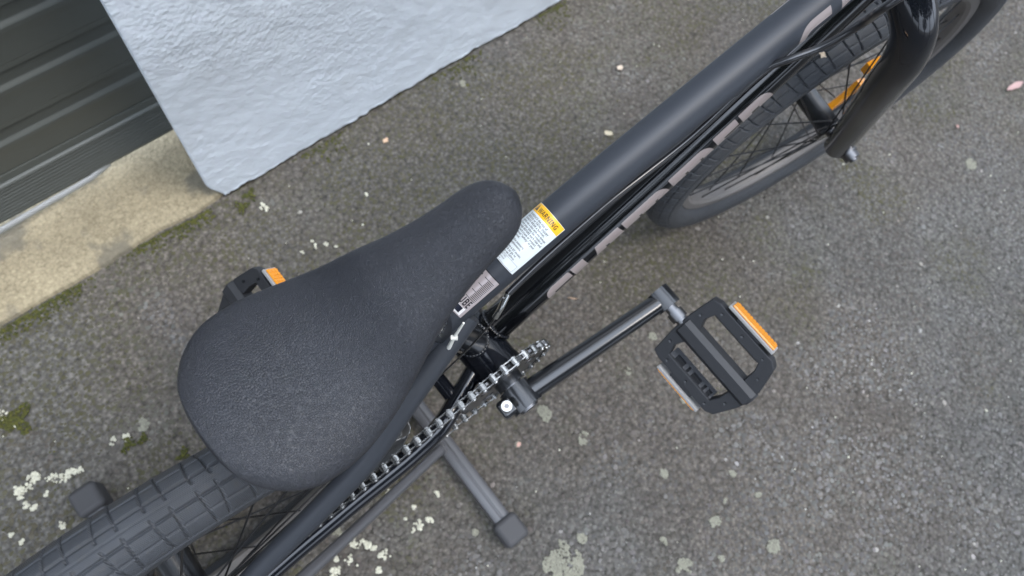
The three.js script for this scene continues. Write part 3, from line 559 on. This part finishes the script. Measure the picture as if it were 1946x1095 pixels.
const tyreMat = (() => {
  const bump = tex(256, (u, v) => 0.5 + 0.5 * Math.sin((u * 26 + v * 10) * 2 * Math.PI), false, 1 / 0.030);
  const col = tex(512, (u, v) => { const f = fbm(u * 10, v * 10, 10, 5, 16), d = sstep(0.62, 0.8, fbm(u * 60, v * 60, 60, 3, 17)); return mixc([0.054, 0.059, 0.067].map(k => k * (0.8 + 0.4 * f)), [0.085, 0.08, 0.07], 0.25 * d); }, true, 1 / 0.25);
  return new THREE.MeshStandardMaterial({ map: col, bumpMap: bump, bumpScale: 0.0004, roughness: 0.46 });
})();
const lathe = (pts, n = 96) => new THREE.LatheGeometry(pts.map(([r, z]) => new THREE.Vector2(r, z)), n).rotateX(Math.PI / 2);
const rimGeo = toCreasedNormals(lathe([[0.2035, -0.0125], [0.2055, -0.0132], [0.2055, -0.0120], [0.1985, -0.0110], [0.1985, 0.0110], [0.2055, 0.0120], [0.2055, 0.0132], [0.2035, 0.0132], [0.1955, 0.0124], [0.1918, 0.0085], [0.1905, 0], [0.1918, -0.0085], [0.1955, -0.0124], [0.2035, -0.0132]], 160), 0.5);
const spokeMat = new THREE.MeshStandardMaterial({ color: lin(0.035, 0.035, 0.037), metalness: 0.6, roughness: 0.35 });
function wheel(name, at, flange, rear) {
  const nz = rear ? 0 : 0.0105;
  const w = grp(name, bike); w.position.copy(at); w.rotation.z = rear ? 0.031 : 0.4;
  mesh('tyre', tyreGeo, tyreMat, w);
  mesh('rim', rimGeo, alloy, w);
  const hub = mesh('hub', rear ? [lathe([[0.0165, -0.030], [0.0165, 0.026]], 32), lathe([[0.010, -0.0345], [0.027, -0.0345], [0.027, -0.0305], [0.0165, -0.029]], 40), lathe([[0.0165, 0.026], [0.027, 0.0275], [0.027, 0.0315], [0.010, 0.0315]], 40)]
    : [lathe([[0.0145, -0.034], [0.0145, 0.034]], 32), lathe([[0.008, -0.0375], [0.0215, -0.0375], [0.0215, -0.0335], [0.0145, -0.032]], 40), lathe([[0.0145, 0.032], [0.0215, 0.0335], [0.0215, 0.0375], [0.008, 0.0375]], 40)], semi, w);
  mesh('axle', [zcyl(0.005, -0.075 - nz, 0.075 + nz, 0, 0, 16), zcyl(0.0085, -0.050, -0.036, 0, 0, 18), zcyl(0.0085, 0.036, 0.050, 0, 0, 18)], darkSteel, w);
  for (const s of [-1, 1]) mesh('axle_nut', [zcyl(0.0098, s * (0.063 + nz), s * (0.072 + nz), 0, 0, 6), zcyl(0.0115, s * (0.0605 + nz), s * (0.063 + nz), 0, 0, 20)], darkSteel, w);
  const sp = rod(V3(0, 0, 0), V3(0, 1, 0), 0.001, 0.001, 7);
  for (let k = 0; k < 36; k++) {
    const side = k % 2 ? 1 : -1, grpN = k >> 1, dirn = grpN % 2 ? 1 : -1;
    const ra = k / 36 * Math.PI * 2, ha = ra + dirn * (rear ? 1.02 : 0.98), fr = rear ? 0.0245 : 0.019, fz = rear ? 0.0325 : 0.0355;
    const a = V3(fr * Math.cos(ha), fr * Math.sin(ha), side * (fz + dirn * 0.0022 - 0.001)), b = V3(0.191 * Math.cos(ra), 0.191 * Math.sin(ra), side * 0.004);
    const d = b.clone().sub(a), m = mesh('spoke', sp, spokeMat, w);
    m.position.copy(a); m.scale.set(1, d.length(), 1); m.quaternion.setFromUnitVectors(V3(0, 1, 0), d.clone().normalize());
  }
  const v = rod(V3(0.186, 0, 0), V3(0.158, 0, 0), 0.0026, 0.0026, 10); v.rotateZ(rear ? 3.4 : 5.6);
  mesh('valve', v, darkSteel, w);
  return w;
}
const rearWheel = wheel('rear_wheel', RA, 0.03, true);
const frontWheel = wheel('front_wheel', FA, 0.035, false);
// spoke reflectors: curved amber wedges lying on the spokes
function spokeReflector(w, mid, z, half, r0, r1) {
  const s = new THREE.Shape(), N = 14;
  for (let i = 0; i <= N; i++) { const a = mid - half + 2 * half * i / N, r = r1; i ? s.lineTo(r * Math.cos(a), r * Math.sin(a)) : s.moveTo(r * Math.cos(a), r * Math.sin(a)); }
  for (let i = N; i >= 0; i--) { const a = mid - half + 2 * half * i / N; s.lineTo(r0 * Math.cos(a), r0 * Math.sin(a)); }
  const g = new THREE.ExtrudeGeometry(s, { depth: 0.007, bevelEnabled: true, bevelSize: 0.0012, bevelThickness: 0.0012, bevelSegments: 2 }).translate(0, 0, z - 0.0035);
  const m = mesh('reflector', g, orange, w); m.userData.label = 'amber spoke reflector'; return m;
}
// ---- fork
const fork = grp('fork', bike);
{
  const crown = V3(0.771, 0.566, 0);
  for (const s of [1, -1]) {
    const z = v => v * s;
    mesh('leg', sweep([crown.clone().add(V3(-0.002, 0.002, z(0.004))), V3(0.773, 0.560, z(0.027)), V3(0.780, 0.541, z(0.048)), V3(0.792, 0.508, z(0.0585)), V3(0.812, 0.454, z(0.0600)), V3(0.856, 0.357, z(0.0585)), V3(0.902, 0.248, z(0.0575))], u => 0.0190 - 0.0025 * sstep(0.3, 1, u), { n: 80, m: 32, ref: V3(1, 0, 0) }), gloss, fork);
    const tip = new THREE.SphereGeometry(0.0164, 24, 12); tip.scale(1, 0.8, 1).translate(0.9022, 0.2475, z(0.0575));
    const dp = new THREE.Shape(); dp.moveTo(-0.016, 0.02); dp.lineTo(0.010, 0.022); dp.lineTo(0.020, 0); dp.lineTo(0.016, -0.014); dp.lineTo(0.0, -0.018); dp.lineTo(-0.014, -0.010); dp.closePath();
    mesh('dropout', [tip, new THREE.ExtrudeGeometry(dp, { depth: 0.006, bevelEnabled: true, bevelSize: 0.0008, bevelThickness: 0.0008, bevelSegments: 1 }).translate(FA.x, FA.y, s * 0.0575 - 0.003)], gloss, fork);
  }
  mesh('steerer', [rod(HD0.clone().addScaledVector(HDdir, -0.012), HD0.clone().addScaledVector(HDdir, -0.002), 0.022, 0.022, 32), rod(HD0.clone().addScaledVector(HDdir, -0.03), HD1.clone().addScaledVector(HDdir, 0.07), 0.0143, 0.0143, 24)], gloss, fork);
}
// ---- bars (above and ahead of the picture)
{
  const sc = HD1.clone().addScaledVector(HDdir, 0.045), clampAt = sc.clone().add(V3(0.052, 0.012, 0));
  const stem = grp('stem', bike);
  mesh('stem_body', [box(0.075, 0.034, 0.042, (sc.x + clampAt.x) / 2, (sc.y + clampAt.y) / 2, 0, 0.006), rod(sc.clone().addScaledVector(HDdir, -0.026), sc.clone().addScaledVector(HDdir, 0.022), 0.019, 0.019, 28)], semi, stem);
  const hb = grp('handlebar', bike), k = clampAt, pts = [];
  for (const s of [-1, 1]) { const q = [V3(k.x - 0.075, k.y + 0.205, s * 0.355), V3(k.x - 0.055, k.y + 0.21, s * 0.24), V3(k.x - 0.045, k.y + 0.203, s * 0.212), V3(k.x - 0.012, k.y + 0.02, s * 0.085), V3(k.x - 0.003, k.y + 0.002, s * 0.058), V3(k.x, k.y, s * 0.03)]; pts.push(...(s < 0 ? q : q.reverse())); }
  mesh('bar', sweep(pts, 0.0111, { n: 140, m: 16, ref: V3(1, 0, 0) }), gloss, hb);
  mesh('crossbar', rod(V3(k.x - 0.035, k.y + 0.135, -0.166), V3(k.x - 0.035, k.y + 0.135, 0.166), 0.008, 0.008, 14), gloss, hb);
  for (const s of [-1, 1]) { const g = mesh('grip', [rod(V3(k.x - 0.077, k.y + 0.205, s * 0.357), V3(k.x - 0.0575, k.y + 0.209, s * 0.25), 0.016, 0.016, 20), rod(V3(k.x - 0.0575, k.y + 0.209, s * 0.25), V3(k.x - 0.0568, k.y + 0.2092, s * 0.245), 0.024, 0.024, 24)], rubber, hb); }
  mesh('brake_lever', [box(0.03, 0.02, 0.025, k.x - 0.04, k.y + 0.205, 0.225, 0.004), sweep([V3(k.x - 0.03, k.y + 0.205, 0.228), V3(k.x + 0.005, k.y + 0.2, 0.25), V3(k.x + 0.012, k.y + 0.195, 0.30), V3(k.x + 0.005, k.y + 0.19, 0.335)], 0.0045, { n: 20, m: 10 })], semi, hb);
  // rear brake cable: from the lever down past the head tube, then along under the top tube, with its bare end wire at the brake
  const cab = grp('brake_cable', bike), cm = new THREE.MeshPhysicalMaterial({ color: lin(0.012, 0.012, 0.014), roughness: 0.3, clearcoat: 0.6, clearcoatRoughness: 0.15 });
  const C = [[1690, 8, 0.048], [1640, 44, 0.040], [1560, 90, 0.030], [1500, 113, 0.0215], [1462, 128, 0.0150]].map(([px, py, z]) => onZ(px, py, z));
  mesh('housing', sweep([V3(k.x - 0.02, k.y + 0.2, 0.222), V3(k.x + 0.06, k.y + 0.13, 0.17), V3(0.80, 0.74, 0.085), ...C, V3(0.53, 0.538, 0.013), V3(0.45, 0.517, 0.012), V3(0.385, 0.496, 0.014), V3(0.352, 0.483, 0.016)], 0.0030, { n: 160, m: 12 }), cm, cab);
  mesh('end_loop', sweep([V3(0.352, 0.483, 0.016), V3(0.343, 0.474, 0.020), V3(0.338, 0.462, 0.021)], 0.0026, { n: 24, m: 10 }), steel, cab);
  mesh('inner_wire', sweep([onZ(957, 566, 0.020), onZ(940, 605, 0.021), onZ(905, 647, 0.020), onZ(862, 690, 0.018), onZ(812, 735, 0.014)], 0.0009, { n: 40, m: 7 }), darkSteel, cab);
  const zip = grp('zip_tie', bike), zm = new THREE.MeshStandardMaterial({ color: lin(0.80, 0.80, 0.74), roughness: 0.4 });
  const z0 = onZ(881, 614, 0.021), z1 = onZ(863, 641, 0.021), z2 = onZ(851, 664, 0.021);
  mesh('strap', [rod(z0, z1, 0.0009, 0.0014, 8), rod(z1, z2, 0.0014, 0.0020, 8)], zm, zip);
  mesh('head', rod(z1.clone().add(V3(-0.002, 0, -0.001)), z1.clone().add(V3(0.0015, 0.001, 0.002)), 0.0021, 0.0021, 8), zm, zip);
}
// the steered parts are turned a little to the right about the head tube's axis
{
  const q = new THREE.Quaternion().setFromAxisAngle(HDdir, -0.15);
  for (const n of ['fork', 'front_wheel', 'stem', 'handlebar']) { const o = bike.getObjectByName(n); o.position.sub(HD0).applyQuaternion(q).add(HD0); o.quaternion.premultiply(q); }
}
{
  const local = (w, px, py, z) => { bike.updateMatrixWorld(true); const M = w.matrixWorld.clone().invert(), o = CAM.clone().applyMatrix4(M), d = CAM.clone().add(ray(px, py)).applyMatrix4(M).sub(o); return o.addScaledVector(d, (z - o.z) / d.z); };
  const a = local(frontWheel, 1606, 182, -0.006), b = local(frontWheel, 1672, 118, 0.014), c = local(rearWheel, 694, 926, 0.004);
  for (const v of [a, b]) { const r = Math.min(0.15, Math.max(0.09, Math.hypot(v.x, v.y))); spokeReflector(frontWheel, Math.atan2(v.y, v.x), v.z, v === b ? 0.20 : 0.30, r - 0.006, r + 0.006); }
  spokeReflector(rearWheel, 2.7, 0.006, 0.30, 0.120, 0.133);
}
// ---- rear brake under the stays
{
  const br = grp('rear_brake', bike);
  for (const s of [1, -1]) mesh('brake_arm', sweep([V3(0.226, 0.352, s * 0.030), V3(0.236, 0.378, s * 0.036), V3(0.236, 0.405, s * 0.028), V3(0.240, 0.425, s * 0.012)], u => 0.0062 - 0.001 * u, { n: 24, m: 12 }), semi, br);
  for (const s of [1, -1]) mesh('brake_pad', box(0.040, 0.011, 0.010, 0.176, 0.372, s * 0.026, 0.002), rubber, br);
  mesh('pinch_bolt', [rod(V3(0.240, 0.425, -0.008), V3(0.240, 0.425, 0.016), 0.004, 0.004, 10)], steel, br);
}

// ---- crankset
const PHI = 0.145, CL = 0.1735, cr = V3(Math.cos(PHI), Math.sin(PHI), 0);
const crank = grp('crankset', bike);
function crankArm(s) {
  const z0 = s * 0.070, z1 = s * 0.0830, A = BB.clone().setZ(z0), E = BB.clone().addScaledVector(cr, s > 0 ? CL : -0.158).setZ(z1), d = cr.clone().multiplyScalar(s);
  const shaft = sweep([A.clone().addScaledVector(d, 0.008), A.clone().lerp(E, 0.5), E.clone().addScaledVector(d, -0.006)], u => 0.0108 - 0.0008 * u, { n: 20, m: 40, ref: V3(0, 1, 0), sq: 2.5, cap: false });
  const boss = zcyl(0.0165, z0 - 0.0125, z0 + 0.0125, A.x, A.y, 30), eye = zcyl(0.0128, z1 - 0.0105, z1 + 0.0105, E.x, E.y, 28);
  const lug = box(0.017, 0.024, 0.019, 0, 0, 0, 0.004); lug.rotateZ(PHI); lug.translate(A.x - d.x * 0.017, A.y - d.y * 0.017, z0);
  mesh('crank_arm', [shaft, boss, eye, lug], semi, crank);
  const b0 = A.clone().addScaledVector(d, -0.019);
  mesh('pinch_bolt', [rod(b0.clone().add(V3(-0.001, 0.012, 0)), b0.clone().add(V3(-0.002, 0.0225, 0)), 0.0052, 0.0052, 20), rod(b0.clone().add(V3(0, -0.02, 0)), b0.clone().add(V3(0, 0.012, 0)), 0.003, 0.003, 10)], brushed, crank);
  mesh('bolt_socket', rod(b0.clone().add(V3(-0.002, 0.0220, 0)), b0.clone().add(V3(-0.002, 0.0228, 0)), 0.0025, 0.0025, 6), darkSteel, crank);
  mesh('spindle_cap', [zcyl(0.0095, z0 + s * 0.0125, z0 + s * 0.0145, A.x, A.y, 20)], darkSteel, crank);
  return E;
}
const ER = crankArm(1), EL = crankArm(-1);
const CHZ = 0.0455, NR = 25, NC = 9, PIT = 0.0127, RR = PIT / (2 * Math.sin(Math.PI / NR)), RC = PIT / (2 * Math.sin(Math.PI / NC));
function sprocket(n, r, hub, depth, holes) {
  const s = new THREE.Shape(), k = n * 8;
  for (let i = 0; i <= k; i++) { const a = i / k * Math.PI * 2, t = 0.5 + 0.5 * Math.cos(a * n), q = r - 0.0040 + 0.0078 * Math.pow(t, 1.3); i ? s.lineTo(q * Math.cos(a), q * Math.sin(a)) : s.moveTo(q * Math.cos(a), q * Math.sin(a)); }
  const h = new THREE.Path(); h.absarc(0, 0, hub, 0, Math.PI * 2, true); s.holes.push(h);
  for (let q = 0; q < holes; q++) { const a = q / holes * Math.PI * 2 + 0.3, p = new THREE.Path(); p.absarc(0.030 * Math.cos(a), 0.030 * Math.sin(a), 0.0075, 0, Math.PI * 2, true); s.holes.push(p); }
  return new THREE.ExtrudeGeometry(s, { depth, bevelEnabled: true, bevelSize: 0.0004, bevelThickness: 0.0004, bevelSegments: 1, curveSegments: 10 }).translate(0, 0, -depth / 2);
}
{ const c = mesh('chainring', sprocket(NR, RR, 0.011, 0.0024, 5), darkSteel, crank); c.position.set(BB.x, BB.y, CHZ); c.rotation.z = -Math.PI / NR;
  mesh('bearing_cover', [zcyl(0.020, 0.038, 0.042, BB.x, BB.y, 30), zcyl(0.015, 0.042, 0.056, BB.x, BB.y, 24)], semi, crank);
  const g = mesh('cog', [sprocket(NC, RC, 0.006, 0.0024, 0).translate(RA.x, RA.y, CHZ), zcyl(0.0125, 0.031, 0.044, RA.x, RA.y, 20)], steel, bike); }
// ---- chain: links set pitch by pitch round the two sprockets
{
  const D = V3(RA.x, RA.y, 0).distanceTo(BB), th = Math.atan2(RA.y - BB.y, RA.x - BB.x), be = Math.acos((RR - RC) / D);
  // tangent points: upper and lower
  const P = (c, r, a) => V3(c.x + r * Math.cos(a), c.y + r * Math.sin(a), CHZ);
  const uBB = P(BB, RR, th - be), uRA = P(RA, RC, th - be), lBB = P(BB, RR, th + be), lRA = P(RA, RC, th + be);
  const line = D * Math.sin(be), aBB = RR * (2 * Math.PI - 2 * be), aRA = RC * 2 * be, total = 2 * line + aBB + aRA, N = Math.round(total / PIT / 2) * 2;
  const at = s => { s = mod(s, total);
    if (s < aBB) return P(BB, RR, th + be + s / RR);           // from the lower tangent round the front to the upper tangent
    s -= aBB; if (s < line) { const q = uBB.clone().lerp(uRA, s / line); q.y -= 0.0025 * Math.sin(Math.PI * s / line); return q; }
    s -= line; if (s < aRA) return P(RA, RC, th - be + s / RC);
    s -= aRA; const q = lRA.clone().lerp(lBB, s / line); q.y -= 0.005 * Math.sin(Math.PI * s / line); return q; };
  const plate = (len, r, waist, t) => { const s = new THREE.Shape(), n = 8; for (let i = 0; i <= n; i++) { const a = -Math.PI / 2 - 0.0 + Math.PI * i / n; const p = [len / 2 + r * Math.cos(a), r * Math.sin(a)]; i ? s.lineTo(...p) : s.moveTo(...p); } s.lineTo(0, waist); for (let i = 0; i <= n; i++) { const a = Math.PI / 2 + Math.PI * i / n; s.lineTo(-len / 2 + r * Math.cos(a), r * Math.sin(a)); } s.lineTo(0, -waist); return new THREE.ExtrudeGeometry(s, { depth: t, bevelEnabled: false }); };
  const inner = [], outer = [];
  for (const z of [-1, 1]) { inner.push(plate(PIT, 0.0042, 0.0030, 0.0009).translate(0, 0, z * 0.0024 - 0.00045)); outer.push(plate(PIT, 0.0041, 0.0028, 0.0009).translate(0, 0, z * 0.0036 - 0.00045)); }
  for (const x of [-PIT / 2, PIT / 2]) { inner.push(zcyl(0.0039, -0.0021, 0.0021, x, 0, 12)); outer.push(zcyl(0.0018, -0.0050, 0.0050, x, 0, 8)); }
  const gi = toCreasedNormals(merge(inner), 0.6), go = toCreasedNormals(merge(outer), 0.6), chain = grp('chain', bike);
  const chainMat = new THREE.MeshStandardMaterial({ color: lin(0.34, 0.34, 0.33), metalness: 1, roughness: 0.27 });
  for (let i = 0; i < N; i++) { const a = at(i * total / N), b = at((i + 1) * total / N), m = mesh('link', i % 2 ? gi : go, chainMat, chain); m.position.copy(a).lerp(b, 0.5); m.rotation.z = Math.atan2(b.y - a.y, b.x - a.x); }
}
// ---- pedals
const slotMat = new THREE.MeshStandardMaterial({ color: lin(0.05, 0.052, 0.057), roughness: 0.38 });
function pedal(E, s) {
  const p = grp('pedal', bike);
  const sh = new THREE.Shape();      // x forward, y outward (metres)
  const o = [[0.042, 0.006], [0.0445, 0.014], [0.0445, 0.084], [0.040, 0.091], [0.024, 0.0965], [0.013, 0.100], [-0.013, 0.100], [-0.024, 0.0965], [-0.040, 0.091], [-0.0445, 0.084], [-0.0445, 0.014], [-0.042, 0.006], [-0.013, 0.003], [0.013, 0.003]];
  o.forEach((q, i) => i ? sh.lineTo(...q) : sh.moveTo(...q)); sh.closePath();
  for (const k of [1, -1]) { const h = new THREE.Path(); const w = [[0.009, 0.019], [0.009, 0.084], [0.024, 0.083], [0.034, 0.079], [0.034, 0.018], [0.022, 0.014]].map(([a, b]) => [a * k, b]); (k > 0 ? w : w.reverse()).forEach((q, i) => i ? h.lineTo(...q) : h.moveTo(...q)); h.closePath(); sh.holes.push(h); }
  const TH = 0.0095;
  let g = new THREE.ExtrudeGeometry(sh, { depth: TH, bevelEnabled: true, bevelSize: 0.0010, bevelThickness: 0.0010, bevelSegments: 2 }).translate(0, 0, -TH / 2).rotateX(-Math.PI / 2).scale(1, 1, -1);
  { const a = g.index; if (!a) for (const k of ['position', 'normal', 'uv']) { const at = g.attributes[k], z = at.itemSize; for (let i = 0; i < at.count; i += 3) for (let q = 0; q < z; q++) { const t = at.array[(i + 1) * z + q]; at.array[(i + 1) * z + q] = at.array[(i + 2) * z + q]; at.array[(i + 2) * z + q] = t; } } }
  const body = mesh('body', g, plastic, p);
  // barrel over the spindle: a ridge with sloping flanks
  const rs = new THREE.Shape(); [[-0.0095, -0.0060], [-0.0095, 0.0060], [-0.0050, 0.0098], [0.0050, 0.0098], [0.0095, 0.0060], [0.0095, -0.0060], [0.005, -0.0098], [-0.005, -0.0098]].forEach((q, i) => i ? rs.lineTo(...q) : rs.moveTo(...q)); rs.closePath();
  mesh('barrel', new THREE.ExtrudeGeometry(rs, { depth: 0.0942, bevelEnabled: true, bevelSize: 0.0008, bevelThickness: 0.0008, bevelSegments: 1 }).translate(0, 0, 0.0062), plastic, p);
  mesh('end_cap', [rod(V3(0, 0, 0.1010), V3(0, 0, 0.1030), 0.0088, 0.0078, 24)], plastic, p);
  mesh('spindle', [rod(V3(0, 0, -0.034), V3(0, 0, 0.004), 0.0062, 0.0062, 18), rod(V3(0, 0, -0.0105), V3(0, 0, -0.0005), 0.0086, 0.0086, 6)], darkSteel, p);
  for (const k of [1, -1]) {
    mesh('reflector', box(0.0022, 0.0120, 0.055, k * 0.0541, 0, 0.050, 0.0008), orange, p);
    const ribs = []; for (let i = 0; i < 13; i++) for (let j = 0; j < 3; j++) ribs.push(box(0.0008, 0.0032, 0.0030, k * 0.0554, -0.0038 + j * 0.0038, 0.026 + i * 0.0040));
    const pr = mesh('reflector_prism', ribs, orange, p); pr.userData.kind = 'stuff';
    mesh('reflector_frame', box(0.0034, 0.0158, 0.059, k * 0.0514, 0, 0.050, 0.0008), new THREE.MeshStandardMaterial({ color: lin(0.30, 0.295, 0.29), roughness: 0.45 }), p);
    mesh('bracket', box(0.0052, 0.0080, 0.030, k * 0.0472, 0, 0.050), plastic, p);
    const ws = new THREE.Shape(); ws.moveTo(0.0190, -0.0080); ws.lineTo(0.0780, -0.0080); ws.lineTo(0.0780, 0.0062); ws.lineTo(0.0190, 0.0062); ws.closePath();
    for (const [a, b] of [[0.0255, 0.037], [0.0415, 0.0445], [0.0485, 0.0605], [0.0645, 0.0675], [0.0705, 0.0755]]) { const h = new THREE.Path(); h.moveTo(a, -0.0036); h.lineTo(a, 0.0036); h.lineTo(b, 0.0036); h.lineTo(b, -0.0036); h.closePath(); ws.holes.push(h); }
    mesh('slotted_wall', new THREE.ExtrudeGeometry(ws, { depth: 0.0022, bevelEnabled: false }).rotateY(-Math.PI / 2).translate(0.0011, 0, 0).rotateZ(-k * 0.6).translate(k * 0.0320, -0.001, 0), slotMat, p);
    mesh('slot_recess', box(0.003, 0.0138, 0.0585, -k * 0 , -0.0009, 0.0485).translate(k * 0.0052, 0, 0).rotateZ(-k * 0.6).translate(k * 0.0320, -0.001, 0), plastic, p);
  }
  const pins = [[0.0393, 0.022], [0.0393, 0.050], [0.0393, 0.078], [-0.0393, 0.022], [-0.0393, 0.050], [-0.0393, 0.078], [0.022, 0.0095], [-0.022, 0.0095], [0.022, 0.090], [-0.022, 0.090]];
  const pg = rod(V3(0, -0.0074, 0), V3(0, 0.0074, 0), 0.0017, 0.0014, 8);
  for (const [a, b] of pins) { const m = mesh('pin', pg, semi, p); m.position.set(a, 0, b); }
  p.position.copy(E).z += s > 0 ? 0.0265 : -0.016; p.position.y += 0; if (s < 0) p.rotation.set(0, Math.PI, 0);
  return p;
}
{ const r = pedal(ER, 1), l = pedal(EL, -1); r.rotation.z = 0.93; l.rotation.order = 'ZYX'; l.rotation.z = 0.80; }

/* ------------------------------------------------------------------ floor stand under the rear wheel */
{
  const st = grp('bicycle_stand');
  tag(st, 'low dark steel floor stand with rubber feet under the rear wheel', 'bicycle stand');
  const sm = new THREE.MeshPhysicalMaterial({ color: lin(0.075, 0.075, 0.08), roughness: 0.34, clearcoat: 0.2, clearcoatRoughness: 0.4 });
  const cap = new THREE.MeshStandardMaterial({ color: lin(0.052, 0.052, 0.055), roughness: 0.65 });
  const barShape = (x, z0, z1) => { const s = new THREE.Shape(), w = 0.0115, h = 0.0105, r = 0.005; s.moveTo(-w + r, -h); s.lineTo(w - r, -h); s.quadraticCurveTo(w, -h, w, -h + r); s.lineTo(w, h - r); s.quadraticCurveTo(w, h, w - r, h); s.lineTo(0.0022, h); s.quadraticCurveTo(0, h - 0.0028, -0.0022, h); s.lineTo(-w + r, h); s.quadraticCurveTo(-w, h, -w, h - r); s.lineTo(-w, -h + r); s.quadraticCurveTo(-w, -h, -w + r, -h);
    return toCreasedNormals(new THREE.ExtrudeGeometry(s, { depth: z1 - z0, bevelEnabled: false, curveSegments: 6 }).translate(x, 0.019, z0), 0.7); };
  for (const x of [0.296, -0.087]) {
    mesh('cross_bar', barShape(x, x < 0 ? -0.176 : -0.165, x < 0 ? 0.176 : 0.165), sm, st);
    for (const s of [-1, 1]) { const zz = s * (x < 0 ? 0.178 : 0.166); mesh('rubber_foot', [new RoundedBoxGeometry(0.034, 0.0375, 0.036, 4, 0.007).translate(x, 0.0192, zz + s * 0.004)], cap, st); }
  }
  for (const s of [-1, 1]) {
    mesh('arm', [sweep([V3(0.289, 0.030, s * 0.034), V3(0.13, 0.135, s * 0.058), V3(0.006, 0.237, s * 0.076)], 0.0068, { n: 24, m: 16 }), weld(V3(0.286, 0.032, s * 0.0345), V3(-0.83, 0.55, s * 0.12), 0.0074, 0.0014)], sm, st);
    mesh('arm', [sweep([V3(-0.084, 0.030, s * 0.050), V3(-0.04, 0.135, s * 0.066), V3(0.000, 0.237, s * 0.076)], 0.0068, { n: 24, m: 16 })], sm, st);
    mesh('hook', [sweep([V3(-0.02, 0.262, s * 0.076), V3(-0.014, 0.245, s * 0.076), V3(0.0, 0.237, s * 0.076), V3(0.014, 0.245, s * 0.076), V3(0.02, 0.262, s * 0.076)], 0.0058, { n: 24, m: 12 })], sm, st);
  }
}
// bits lying on the tyres
fleck('seed_husk', V3(0.0405, 0.5125, 0.0).copy(onZ(204, 1048, 0.003)).add(V3(0, 0.001, 0)), 0.010, 0.0028, 0.5, [0.55, 0.47, 0.28], 'straw coloured seed husk stuck on the rear tyre', 'seed', 0.001);
fleck('tyre_petal', onZ(1562, 107, 0.004), 0.010, 0.0075, 0.3, [0.70, 0.58, 0.44], 'cream petal stuck on the front tyre', 'petal', 0.001);

renderer.render(scene, camera);
